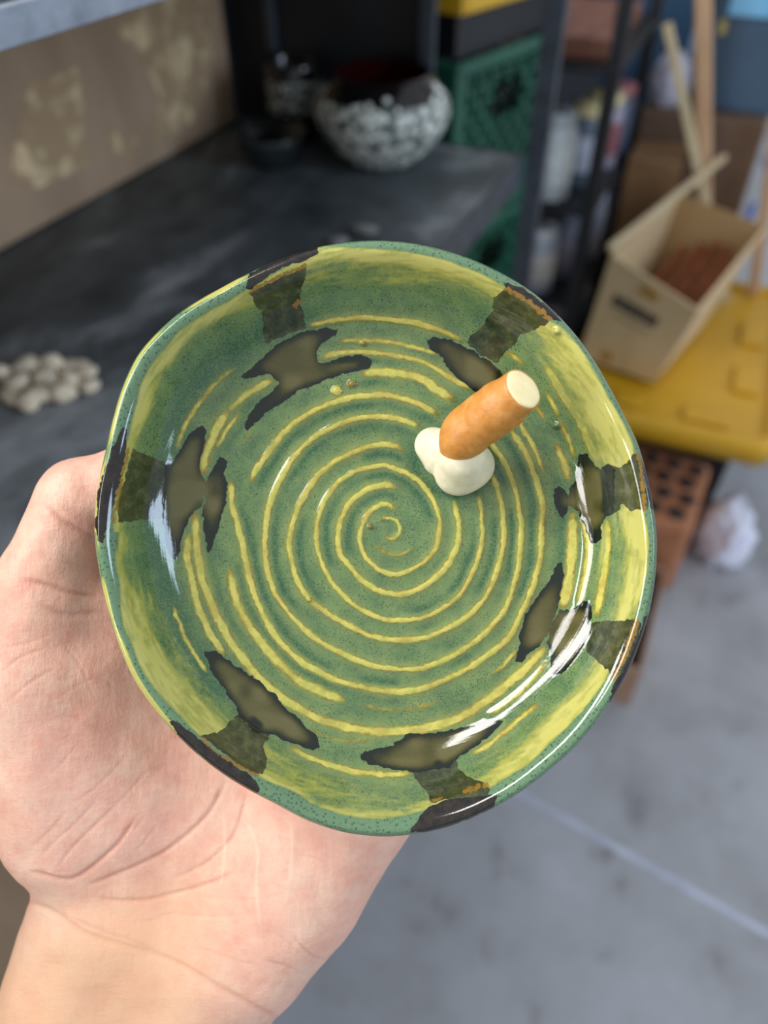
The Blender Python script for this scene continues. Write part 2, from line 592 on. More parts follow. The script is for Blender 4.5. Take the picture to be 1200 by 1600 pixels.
# ------------------------------------------------------------------ green crates at the end of the shelf
M_green = simple('green_plastic', (26, 84, 66), (34, 100, 78), 5, 0.45)
M_yel = simple('yellow_plastic', (214, 166, 28), (226, 178, 40), 3, 0.42)
def crate(z0):
    root = empty('milk_crate', (-0.53, 1.465, z0), (0, 0, math.radians(-15)))
    W, D, H = 0.165, 0.165, 0.284
    box('rim', (-W, -D, H - 0.022), (W, -D + 0.012, H), M_green, root, 0.003)
    box('rim', (-W, D - 0.012, H - 0.022), (W, D, H), M_green, root, 0.003)
    box('rim', (-W, -D + 0.012, H - 0.022), (-W + 0.012, D - 0.012, H), M_green, root, 0.003)
    box('rim', (W - 0.012, -D + 0.012, H - 0.022), (W, D - 0.012, H), M_green, root, 0.003)
    box('base', (-W + 0.006, -D + 0.006, 0), (W - 0.006, D - 0.006, 0.014), M_green, root, 0.003)
    for sx in (-1, 1):
        for sy in (-1, 1):
            x, y = sx * (W - 0.017), sy * (D - 0.017)
            box('corner_post', (x - 0.016, y - 0.016, 0.012), (x + 0.016, y + 0.016, H - 0.02), M_green, root, 0.004)
    for side in range(4):
        bm = bmesh.new()
        rot = Matrix.Rotation(side * math.pi / 2, 4, 'Z')
        # lower half: sheet; upper half: diagonal lattice with a hand hole
        L = D - 0.03
        add_box(bm, (W - 0.010, -L, 0.012), (W - 0.004, L, 0.075), 0, rot)
        for k in range(-7, 8):
            for s in (-1, 1):
                y0 = k * 0.042
                a = Vector((W - 0.007, y0 - s * 0.095, 0.07))
                b = Vector((W - 0.007, y0 + s * 0.095, 0.255))
                # clip to panel
                def clip(p, q):
                    t0, t1 = 0.0, 1.0
                    d = q - p
                    for lo, hi in ((-L, L),):
                        ta, tb = sorted(((lo - p.y) / d.y, (hi - p.y) / d.y))
                        t0, t1 = max(t0, ta), min(t1, tb)
                    return (p + d * t0, p + d * t1) if t1 - t0 > 0.05 else None
                c = clip(a, b)
                if not c:
                    continue
                p, q = c
                segs = [(p, q)]
                # hand hole |y|<0.05, z 0.185..0.235
                tt = [i / 30 for i in range(31)]
                keep = [not (abs((p + (q - p) * t).y) < 0.05 and 0.18 < (p + (q - p) * t).z < 0.235) for t in tt]
                run = None
                for i, kf in enumerate(keep + [False]):
                    if kf and run is None:
                        run = i
                    if (not kf) and run is not None:
                        u, w = p + (q - p) * tt[run], p + (q - p) * tt[i - 1]
                        run = None
                        ln = (w - u).length
                        if ln < 0.012:
                            continue
                        m = rot @ Matrix.Translation((u + w) / 2) @ (w - u).to_track_quat('Z', 'X').to_matrix().to_4x4()
                        add_box(bm, (-0.0045, -0.0045, -ln / 2), (0.0045, 0.0045, ln / 2), 0, m)
        bm_obj('lattice_side', bm, M_green, root)
    return root
crate_lab = ['green plastic lattice crate at the bottom of the stack', 'green plastic lattice crate second from the bottom',
             'green plastic lattice crate seen below the shelf edge', 'topmost green plastic lattice crate, under the added black tray']
c0 = crate(0.0)
tag(c0, crate_lab[0], 'crate', 'stacked green crates')
for i in range(1, 4):
    c = copy_tree(c0)
    c.location.z = 0.2855 * i
    tag(c, crate_lab[i], 'crate', 'stacked green crates')
tr = empty('gap_tray', (-0.53, 1.465, 1.1425), (0, 0, math.radians(-15)))  # added to fill the dark gap under the yellow tray
tag(tr, 'shallow black tray added as the dark gap above the top green crate', 'tray')
box('tray_floor', (-0.15, -0.15, 0), (0.15, 0.15, 0.008), M_black, tr, 0.002)
for lo, hi in (((-0.15, -0.15, 0.008), (0.15, -0.142, 0.062)), ((-0.15, 0.142, 0.008), (0.15, 0.15, 0.062)),
               ((-0.15, -0.142, 0.008), (-0.142, 0.142, 0.062)), ((0.142, -0.142, 0.008), (0.15, 0.142, 0.062))):
    box('tray_wall', lo, hi, M_black, tr, 0.001)
yb = empty('yellow_tray', (-0.53, 1.465, 1.2135), (0, 0, math.radians(-15)))
tag(yb, 'yellow plastic tray on the added black tray above the crates', 'tray')
box('tray_floor', (-0.165, -0.165, 0.0), (0.165, 0.165, 0.012), M_yel, yb, 0.004)
for lo, hi in (((-0.17, -0.17, -0.008), (0.17, -0.155, 0.05)), ((-0.17, 0.155, -0.008), (0.17, 0.17, 0.05)),
               ((-0.17, -0.155, -0.008), (-0.155, 0.155, 0.05)), ((0.155, -0.155, -0.008), (0.17, 0.155, 0.05))):
    box('tray_rim', lo, hi, M_yel, yb, 0.004)

# ------------------------------------------------------------------ jar rack
rack = empty('jar_rack', (-0.40, 1.95, 0))
tag(rack, 'dark open rack full of jars behind the crates', 'rack')
for (x, y) in ((-0.24, 1.70), (-0.24, 2.20), (-0.56, 2.20), (-0.56, 1.70)):
    rel(box('post', (x - 0.014, y - 0.014, 0), (x + 0.014, y + 0.014, 1.26), M_black, None, 0.002), rack)
for z in (0.34, 0.565, 0.785, 1.06):
    rel(box('shelf_board', (-0.575, 1.685, z - 0.012), (-0.228, 2.215, z), M_black, None, 0.001), rack)
def jar(x, y, z, r, h, body, lid, band, label):
    root = empty('glaze_jar', (x, y, z + 0.0008))
    tag(root, label, 'jar', 'jars on the dark rack')
    lathe('jar_body', [(0, 0), (r * 0.92, 0), (r, r * 0.1), (r, h * 0.78), (r * 0.82, h * 0.86), (r * 0.8, h * 0.88), (0, h * 0.88)], simple('jar_' + '_'.join(map(str, body)), body, tuple(int(c * 0.88) for c in body), 20, 0.35), root, 28)
    lathe('jar_lid', [(0, h * 0.86), (r * 0.86, h * 0.86), (r * 0.88, h * 0.88), (r * 0.88, h * 0.98), (r * 0.82, h), (0, h)], simple('jar_' + '_'.join(map(str, lid)), lid, lid, 20, 0.4), root, 28)
    if band:
        lathe('jar_label', [(r * 1.0, h * 0.2), (r * 1.012, h * 0.21), (r * 1.012, h * 0.64), (r * 1.0, h * 0.65)], simple('jar_' + '_'.join(map(str, band)), band, tuple(int(c * 0.85) for c in band), 60, 0.7), root, 28)
G_, W_ = (150, 156, 160), (196, 204, 206)
jar(-0.345, 1.745, 0.785, 0.046, 0.175, W_, (170, 178, 182), (214, 220, 220), 'tall white jar right of the steel post')
jar(-0.30, 1.85, 0.785, 0.042, 0.17, (90, 100, 116), (206, 190, 140), (176, 182, 196), 'grey jar with a cream lid on the upper rack shelf')
jar(-0.285, 1.98, 0.785, 0.045, 0.16, (176, 170, 190), (220, 206, 150), (150, 90, 96), 'lilac jar with a cream lid and red label')
jar(-0.275, 2.10, 0.785, 0.044, 0.15, (96, 108, 132), (190, 120, 130), None, 'blue grey jar with a pink lid on the upper rack shelf')
jar(-0.345, 1.745, 0.565, 0.044, 0.15, (164, 170, 182), (196, 200, 206), (200, 196, 190), 'white jar on the middle rack shelf')
jar(-0.295, 1.85, 0.565, 0.043, 0.15, (134, 142, 160), (120, 124, 140), (166, 160, 180), 'lavender grey jar with a dull lid on the middle shelf')
jar(-0.28, 1.975, 0.565, 0.046, 0.16, (150, 156, 172), (170, 176, 190), None, 'plain bluish white tub on the middle rack shelf')
jar(-0.27, 2.10, 0.565, 0.045, 0.17, (116, 122, 140), (150, 150, 160), None, 'plain slate tub at the far end of the middle shelf')
jar(-0.345, 1.745, 0.34, 0.044, 0.16, (140, 136, 150), (110, 106, 120), (158, 150, 168), 'mauve jar with a dark lid on the low rack shelf')
jar(-0.29, 1.85, 0.34, 0.047, 0.15, (150, 156, 160), (190, 196, 200), (90, 110, 116), 'jar with a pale lid and teal label on the low shelf')
jar(-0.28, 1.975, 0.34, 0.046, 0.15, (104, 112, 118), (150, 156, 160), None, 'dim grey tub on the low rack shelf')
bx = box('wooden_board', (-0.535, 1.725, 1.0615), (-0.262, 2.12, 1.10), simple('reddish_wood', (120, 78, 66), (146, 98, 80), 6, 0.6, stretch=(8, 1, 8)), None, 0.004)
tag(bx, 'reddish brown board lying on top of the jar rack', 'board')
# crumpled lilac bag with tan paper top on the far end of the rack
def crumple(name, loc, s, mat, seed, sub=4, parent=None, flat=True, amp=1.0):
    bm = bmesh.new()
    bmesh.ops.create_icosphere(bm, subdivisions=sub, radius=1.0)
    rr = random.Random(seed)
    ks = [(Vector((rr.uniform(-1, 1), rr.uniform(-1, 1), rr.uniform(-1, 1))) * rr.uniform(2.5, 8), rr.uniform(0, 6), rr.uniform(0.03, 0.09)) for _ in range(12)]
    for v in bm.verts:
        d = v.co.copy()
        k = 1.0
        for w, p, a in ks:
            k += amp * a * (1 - 2 * abs(math.sin(w.dot(d) + p)))
        c = d * k
        if flat and c.z < -0.6:
            c.z = -0.6
        v.co = Vector((c.x * s[0], c.y * s[1], c.z * s[2]))
    zm = min(v.co.z for v in bm.verts)
    for v in bm.verts:
        v.co.z -= zm
    o = bm_obj(name, bm, mat, parent, True)
    o.location = loc
    return o
M_bag = simple('lilac_plastic_film', (168, 166, 184), (196, 194, 208), 10, 0.35)
M_wbag = simple('white_plastic_film', (214, 216, 236), (232, 234, 248), 10, 0.35)
bin_stand = box('cardboard_box', (-0.225, 2.20, 0.0), (0.075, 2.56, 0.86), simple('dark_kraft', (104, 82, 66), (122, 98, 80), 5, 0.85), None, 0.006)
tag(bin_stand, 'tall dull brown carton behind the wooden sticks', 'box')
br = box('cardboard_box', (-0.215, 2.02, 0.4625), (-0.09, 2.17, 0.80), simple('mid_kraft', (120, 88, 58), (138, 104, 70), 5, 0.85), None, 0.005)
tag(br, 'narrow brown carton between the jar rack and the open box', 'box')
bg_ = crumple('plastic_bag', (-0.178, 2.275, 0.861), (0.055, 0.07, 0.075), M_bag, 3, amp=0.35)
tag(bg_, 'lilac plastic bag lying on the tall dull brown carton', 'bag')
def bin_(name, lo, hi, col, label):
    root = empty(name, ((lo[0] + hi[0]) / 2, (lo[1] + hi[1]) / 2, lo[2]))
    tag(root, label, 'bin')
    m = simple('bin_' + '_'.join(map(str, col)), col, tuple(int(c * 1.15) for c in col), 4, 0.4)
    w, d, h = (hi[0] - lo[0]) / 2, (hi[1] - lo[1]) / 2, hi[2] - lo[2]
    bm = bmesh.new()
    vs = add_box(bm, (-w, -d, 0), (w, d, h), 0.006)
    for v in vs:
        if v.is_valid:
            k = 0.88 + 0.12 * v.co.z / h
            v.co.x *= k
            v.co.y *= k
    bm_obj('bin_body', bm, m, root)
    box('bin_rim', (-w - 0.008, -d - 0.008, h - 0.03), (w + 0.008, d + 0.008, h + 0.004), m, root, 0.006)
    return root
bin_('storage_bin', (-0.42, 2.62, 0.62), (-0.17, 2.92, 1.14), (58, 92, 126), 'blue plastic bin standing left of the tall wooden stick')
bs = box('crate_stand', (-0.42, 2.60, 0.0), (-0.17, 2.90, 0.619), M_black, None, 0.004)
tag(bs, 'black box under the blue plastic bin', 'box')
b2 = bin_('storage_bin', (-0.115, 2.235, 0.862), (0.105, 2.535, 1.16), (72, 94, 116), 'slate blue plastic bin on the tall carton, right of the sticks')
box('bin_sticker', (-0.088, -0.152, 0.165), (-0.072, -0.147, 0.195), simple('gold_sticker', (210, 196, 120), (180, 160, 90), 90, 0.4), b2, 0.0005)
box('bin_panel', (-0.078, -0.1545, 0.205), (0.075, -0.149, 0.30), simple('pale_blue_highlight', (120, 190, 236), (134, 200, 242), 9, 0.3), b2, 0.001)  # light-blue highlight on the bin, painted as a raised pale patch
wbd = empty('foam_board', (0.315, 2.62, 0), (math.radians(-6), 0, 0))
tag(wbd, 'white foam board with blue taped edge leaning at the right', 'board')
box('board_sheet', (-0.20, -0.006, 0.0), (0.42, 0.006, 0.95), simple('white_board', (206, 208, 210), (220, 222, 224), 3, 0.6), wbd, 0.001)
for k in range(5):
    box('blue_tape', (-0.2015, -0.0075, 0.10 + 0.17 * k), (-0.185, 0.0075, 0.17 + 0.17 * k), simple('blue_tape', (60, 96, 200), (74, 110, 214), 20, 0.5), wbd, 0.0003)

# ------------------------------------------------------------------ black tote, yellow lid, open carton
tt = empty('black_tote', (0.0, 1.93, 0))
tag(tt, 'black storage tote under the yellow lid', 'tote')
bm = bmesh.new()
for v in add_box(bm, (-0.20, -0.24, 0), (0.20, 0.14, 0.425), 0.01):
    if v.is_valid:
        k = 0.9 + 0.1 * v.co.z / 0.425
        v.co.x *= k
bm_obj('tote_body', bm, M_black, tt)
tt.location = (0.03, 1.96, 0)
lid = empty('yellow_tote_lid', (0.03, 1.83, 0.4265))
tag(lid, 'large ribbed yellow tote lid carrying the open carton', 'lid')
M_lid = simple('yellow_tote_plastic', (198, 150, 24), (214, 164, 34), 3, 0.4)
LW, LD = 0.235, 0.375
box('lid_panel', (-LW + 0.02, -LD + 0.02, 0.0), (LW - 0.02, LD - 0.02, 0.022), M_lid, lid, 0.003)
def ring(name, x0, x1, y0, y1, w, z0, z1, m, parent, bev=0.006):
    bm = bmesh.new()
    # rounded rectangular ring
    def rr(x0, x1, y0, y1, r, n=6):
        pts = []
        for cx, cy, a0 in ((x1 - r, y1 - r, 0), (x0 + r, y1 - r, 90), (x0 + r, y0 + r, 180), (x1 - r, y0 + r, 270)):
            for k in range(n + 1):
                a = math.radians(a0 + 90 * k / n)
                pts.append((cx + r * math.cos(a), cy + r * math.sin(a)))
        return pts
    O, I = rr(x0, x1, y0, y1, 0.045), rr(x0 + w, x1 - w, y0 + w, y1 - w, 0.03)
    n = len(O)
    V = []
    b = min(bev, (z1 - z0) * 0.4)
    for (P, Q) in zip(O, I):
        mx, my = P[0] * 0.85 + Q[0] * 0.15, P[1] * 0.85 + Q[1] * 0.15
        V += [bm.verts.new((P[0], P[1], z0)), bm.verts.new((P[0], P[1], z1 - b)), bm.verts.new((mx, my, z1)),
              bm.verts.new((P[0] * 0.2 + Q[0] * 0.8, P[1] * 0.2 + Q[1] * 0.8, z1)), bm.verts.new((Q[0], Q[1], z1 - b)), bm.verts.new((Q[0], Q[1], z0))]
    for i in range(n):
        j = (i + 1) % n
        for k in range(6):
            k2 = (k + 1) % 6
            bm.faces.new((V[i * 6 + k], V[j * 6 + k], V[j * 6 + k2], V[i * 6 + k2]))
    bmesh.ops.recalc_face_normals(bm, faces=bm.faces)
    return bm_obj(name, bm, m, parent, True)
ring('lid_rim', -LW, LW, -LD, LD, 0.030, -0.02, 0.034, M_lid, lid)
for (x, y, w, d) in ((-0.085, -0.305, 0.030, 0.026), (0.085, -0.305, 0.050, 0.026), (0.155, -0.12, 0.03, 0.055), (0.155, 0.10, 0.03, 0.055), (-0.155, -0.10, 0.03, 0.05)):
    box('lid_rib', (x - w, y - d, 0.022), (x + w, y + d, 0.033), M_lid, lid, 0.006)

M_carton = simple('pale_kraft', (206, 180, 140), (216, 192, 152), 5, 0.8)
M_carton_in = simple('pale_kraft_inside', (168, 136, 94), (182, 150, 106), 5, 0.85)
CB = {k: Vector(v) for k, v in dict(
    FBL=(-0.192, 1.646, 0.4628), FBR=(-0.010, 1.600, 0.4628), FTL=(-0.167, 1.636, 0.725), FTR=(0.036, 1.525, 0.691),
    BBL=(-0.105, 1.965, 0.4628), BBR=(0.060, 1.895, 0.4628), BTL=(-0.078, 1.995, 0.745), BTR=(0.133, 1.925, 0.722)).items()}
ct = empty('open_carton', (-0.06, 1.77, 0.4628))
tag(ct, 'open tan carton with dark printing standing on the yellow lid', 'box')
def panel(name, a, b, c, d, t, m, parent, out):
    """board with four free corners, thickness t, growing away from 'out'"""
    n = (b - a).cross(d - a).normalized()
    if n.dot(out) > 0:
        n = -n
    bm = bmesh.new()
    k = 8 if t > 0.002 else 1
    G = []
    for off in (0.0, t):
        G.append([[bm.verts.new(a.lerp(b, i / k).lerp(d.lerp(c, i / k), j / k) + n * off) for j in range(k + 1)] for i in range(k + 1)])
    for L in G:
        for i in range(k):
            for j in range(k):
                bm.faces.new((L[i][j], L[i + 1][j], L[i + 1][j + 1], L[i][j + 1]))
    per = [(i, 0) for i in range(k)] + [(k, j) for j in range(k)] + [(i, k) for i in range(k, 0, -1)] + [(0, j) for j in range(k, 0, -1)]
    for e in range(len(per)):
        p, q = per[e], per[(e + 1) % len(per)]
        bm.faces.new((G[0][p[0]][p[1]], G[0][q[0]][q[1]], G[1][q[0]][q[1]], G[1][p[0]][p[1]]))
    bmesh.ops.recalc_face_normals(bm, faces=bm.faces)
    o = bm_obj(name, bm, m)
    return rel(o, parent)
cen = sum(CB.values(), Vector()) / 8
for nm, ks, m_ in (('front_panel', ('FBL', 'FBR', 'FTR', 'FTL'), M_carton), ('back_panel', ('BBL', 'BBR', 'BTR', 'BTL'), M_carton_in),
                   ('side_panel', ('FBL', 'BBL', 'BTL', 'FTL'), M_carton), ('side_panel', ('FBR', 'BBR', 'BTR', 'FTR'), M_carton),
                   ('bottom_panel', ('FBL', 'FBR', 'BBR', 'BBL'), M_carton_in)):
    qs = [CB[k] for k in ks]
    panel(nm, *qs, 0.006, m_, ct, sum(qs, Vector()) / 4 - cen)
M_print = simple('dark_print', (66, 62, 58), (88, 82, 76), 160, 0.8)
M_gold = simple('ochre_print', (176, 134, 56), (160, 120, 48), 120, 0.8)
fo = ((CB['FBR'] - CB['FBL']).cross(CB['FTL'] - CB['FBL']) + (CB['FBR'] - CB['FTR']).cross(CB['FTL'] - CB['FTR']) * -1).normalized()
fo = fo * (0.0014 if fo.y < 0 else -0.0014)
def fp(u, v):
    return (CB['FBL'].lerp(CB['FBR'], u)).lerp(CB['FTL'].lerp(CB['FTR'], u), v) + fo
def mark(name, u0, u1, v0, v1, m):
    panel(name, fp(u0, v0), fp(u1, v0), fp(u1, v1), fp(u0, v1), 0.0007, m, ct, fo)
# printed wordmark (too small to read: a dark line of letters), emblem and small marks
for k in range(8):
    mark('printed_letter', 0.17 + 0.068 * k, 0.23 + 0.068 * k, 0.60 + 0.01 * (k % 2), 0.72, M_print)
mark('printed_line', 0.20, 0.66, 0.52, 0.55, simple('faint_print', (176, 156, 124), (166, 146, 114), 100, 0.8))
mark('printed_emblem', 0.40, 0.60, 0.84, 0.93, M_gold)
mark('printed_mark', 0.26, 0.40, 0.06, 0.15, M_gold)

M_rod = simple('orange_rod', (158, 84, 44), (120, 60, 32), 14, 0.55, stretch=(1, 6, 1))
for (a, b, r) in (((-0.105, 1.72, 0.482), (0.010, 1.930, 0.655), 0.010), ((-0.072, 1.71, 0.482), (0.040, 1.922, 0.670), 0.010),
                  ((-0.040, 1.705, 0.482), (0.068, 1.905, 0.672), 0.009), ((-0.012, 1.705, 0.482), (0.080, 1.862, 0.665), 0.008),
                  ((-0.125, 1.80, 0.482), (-0.030, 1.938, 0.640), 0.009)):
    p, q = Vector(a), Vector(b)
    o = tube('clay_rod', [p, p.lerp(q, 0.5), q], [r, r * 1.02, r * 0.96], M_rod, None, 14)
    tag(o, {-0.105: 'orange brown rod in the open carton, second from its left side', -0.072: 'orange brown rod in the middle of the open carton',
            -0.040: 'orange brown rod in the open carton, second from its right side', -0.012: 'thinnest orange brown rod, against the right side of the open carton',
            -0.125: 'short orange brown rod against the left side of the open carton'}[a[0]], 'rod', 'rods in the open carton')

M_wood = simple('raw_wood', (206, 170, 134), (182, 142, 106), 12, 0.6, stretch=(6, 6, 0.6))
M_wood2 = simple('pale_wood', (214, 196, 160), (192, 172, 134), 12, 0.6, stretch=(6, 6, 0.6))
def stick(a, b, w, m, label):
    a, b = Vector(a), Vector(b)
    L = (b - a).length
    bm = bmesh.new()
    add_box(bm, (-w / 2, -w / 2, 0), (w / 2, w / 2, L), w * 0.15)
    o = bm_obj('wooden_stick', bm, m)
    o.location = a
    o.rotation_euler = (b - a).to_track_quat('Z', 'X').to_euler()
    return tag(o, label, 'stick', 'wooden sticks behind the carton')
stick((0.050, 2.085, 0.455), (-0.170, 2.085, 1.25), 0.034, M_wood, 'thick upright wooden stick rising out of the picture')
stick((0.105, 2.05, 0.470), (-0.192, 2.02, 1.079), 0.020, M_wood2, 'thin pale wooden stick leaning left with a blunt tip')
stick((0.17, 2.15, 0.455), (0.03, 2.17, 1.22), 0.024, M_wood, 'dark-sided wooden stick at the right edge of the picture')
stick((-0.172, 1.625, 0.742), (0.0, 2.11, 0.80), 0.014, M_wood2, 'pale stick lying along the left edge of the open carton')

# ------------------------------------------------------------------ low things on the floor at the right
M_tray = simple('orange_brown_card', (186, 128, 92), (164, 104, 72), 14, 0.8)
pt = empty('perforated_box', (0.075, 1.545, 0), (0, 0, math.radians(-4)))
tag(pt, 'low orange brown box with rows of dark round holes below the yellow lid', 'box')
bm = bmesh.new()
add_box(bm, (-0.15, -0.125, 0), (0.095, 0.145, 0.225), 0.02)
bm_obj('box_body', bm, M_tray, pt)
M_hole = simple('dark_hole', (34, 30, 34), (48, 42, 46), 30, 0.7)
for i in range(4):
    for j in range(4):
        lathe('dark_disc', [(0, 0.0025), (0.019, 0.0025), (0.021, 0.001), (0.021, 0)], M_hole, pt, 20, (-0.115 + 0.055 * i + 0.012 * (j % 2), -0.085 + 0.06 * j, 0.2253))
wb_ = crumple('plastic_bag', (0.258, 1.62, 0.001), (0.075, 0.10, 0.115), M_wbag, 21, amp=0.6)
tag(wb_, 'white crumpled plastic bag on the floor beside the perforated box', 'bag')
lowb = empty('low_carton', (0.03, 1.21, 0), (0, 0, math.radians(-1)))
tag(lowb, 'low open tan carton on the floor holding cups', 'box')
M_pink = simple('pinkish_card', (186, 150, 126), (170, 134, 112), 6, 0.85)
for nm, lo, hi in (('side_panel', (0.094, -0.15, 0), (0.10, 0.16, 0.13)), ('side_panel', (-0.16, -0.15, 0), (-0.154, 0.16, 0.13)),
                   ('end_panel', (-0.154, -0.15, 0), (0.094, -0.144, 0.13)), ('end_panel', (-0.154, 0.154, 0), (0.094, 0.16, 0.13)),
                   ('bottom_panel', (-0.154, -0.144, 0), (0.094, 0.154, 0.005))):
    box(nm, lo, hi, M_pink, lowb, 0.001)
M_teal = simple('teal_glaze', (40, 84, 96), (60, 104, 112), 20, 0.3)
M_olive = simple('olive_glaze', (72, 66, 52), (92, 84, 66), 20, 0.4)
M_gcup = simple('grey_cup', (120, 118, 124), (146, 144, 148), 20, 0.4)
for (x, y, r, hh, m, lab) in ((0.075, 1.315, 0.036, 0.12, M_olive, 'dark olive cup in the low carton by the white bag'),
                              (-0.005, 1.325, 0.035, 0.13, M_teal, 'teal cup in the low carton, nearest the perforated box'),
                              (0.075, 1.215, 0.038, 0.12, M_gcup, 'grey cup in the low carton under the dish rim'),
                              (0.07, 1.115, 0.038, 0.115, M_olive, 'brown cup at the near end of the low carton')):
    o = lathe('cup', [(0, 0), (r * 0.75, 0), (r * 0.8, 0.004), (r, hh * 0.9), (r, hh), (r * 0.95, hh + 0.002), (r * 0.9, hh), (r * 0.88, hh * 0.9), (r * 0.7, 0.008), (0, 0.007)], m, None, 32, (x, y, 0.0058))
    tag(o, lab, 'cup')

# ------------------------------------------------------------------ the dish
# dish frame: origin at the centre of the spiral on the dish floor, x right, y up along the dish,
# z out of the dish; lengths in millimetres.
MM = 0.001
DISH = Matrix.Translation(cam.location) @ cam.rotation_euler.to_matrix().to_4x4() @ Matrix.Translation((0.00205, -0.0051, -0.205))
XC, YC, ZC, FC = -2.05, 5.125, 205.0, 1200.0

def d2m(px, py, z):
    """glaze-design units (top view of the dish) to millimetres at height z"""
    return ((px - 600) * (ZC - z) / FC + XC, -(py - 800) * (ZC - z) / FC + YC, z)

OUT = [(575,374),(640,378),(700,392),(740,406),(790,430),(840,462),(873,493),(920,550),(950,600),(975,650),(995,692),(1008,740),(1018,790),
       (1025,835),(1026,880),(1019,940),(1004,1000),(985,1050),(950,1110),(905,1165),(860,1205),(810,1243),(765,1268),(715,1290),(660,1305),
       (600,1311),(540,1305),(480,1285),(430,1257),(385,1232),(330,1195),(280,1150),(245,1110),(210,1060),(185,1005),(165,940),(152,880),
       (146,830),(150,770),(157,735),(166,700),(177,650),(190,605),(215,552),(245,517),(280,485),(340,449),(390,422),(435,402),(490,384),(540,376)]
op = np.array([d2m(x, y, 17.0)[:2] for x, y in OUT])
oth = np.arctan2(op[:, 1], op[:, 0])
orr = np.hypot(op[:, 0], op[:, 1])
o_ = np.argsort(oth)
oth, orr = oth[o_], orr[o_]
NTH = 1152
th = np.linspace(-math.pi, math.pi, NTH, endpoint=False)
Rth = np.interp(th, np.r_[oth - 2 * math.pi, oth, oth + 2 * math.pi], np.r_[orr, orr, orr])
ker = np.hanning(25); ker /= ker.sum()
Rth = np.convolve(np.r_[Rth[-40:], Rth, Rth[:40]], ker, 'same')[40:-40]

# ---- glaze design maps (rasterised strokes and patches)
U0, V0, NU, NV = 130, 360, 920, 970
gu, gv = np.meshgrid(np.arange(U0, U0 + NU), np.arange(V0, V0 + NV))
jit_u = (vnoise(gu, gv, 5, 1) - .5) * 5 + (vnoise(gu, gv, 16, 2) - .5) * 5
jit_v = (vnoise(gu, gv, 5, 3) - .5) * 5 + (vnoise(gu, gv, 16, 4) - .5) * 5

def dense(pts, step=1.0):
    P = np.array(pts, float)
    n = len(P)
    out = []
    for i in range(n - 1):
        p0, p1, p2, p3 = P[max(i - 1, 0)], P[i], P[i + 1], P[min(i + 2, n - 1)]
        k = max(2, int(np.linalg.norm(p2 - p1) / step))
        t = np.linspace(0, 1, k, endpoint=False)[:, None]
        out.append(0.5 * ((2 * p1) + (-p0 + p2) * t + (2 * p0 - 5 * p1 + 4 * p2 - p3) * t ** 2 + (-p0 + 3 * p1 - 3 * p2 + p3) * t ** 3))
    out.append(P[-1:])
    return np.concatenate(out)

def stroke(M, pts, width, val=1.0, soft=1.0, taper=(0, 0)):
    D = dense(pts, 1.2)
    n = len(D)
    for i, (x, y) in enumerate(D):
        wv = width
        v = val
        if taper[0]:
            v *= min(1, 0.15 + i / taper[0])
        if taper[1]:
            v *= min(1, 0.15 + (n - 1 - i) / taper[1])
        r = int(wv * 2.2) + 3
        cx, cy = int(round(x)) - U0, int(round(y)) - V0
        x0, x1, y0, y1 = max(cx - r, 0), min(cx + r + 1, NU), max(cy - r, 0), min(cy + r + 1, NV)
        if x1 <= x0 or y1 <= y0:
            continue
        dd = (np.arange(x0, x1)[None, :] + U0 - x) ** 2 + (np.arange(y0, y1)[:, None] + V0 - y) ** 2
        g = v * np.exp(-(dd / (wv * wv)) ** soft)
        M[y0:y1, x0:x1] = np.maximum(M[y0:y1, x0:x1], g)

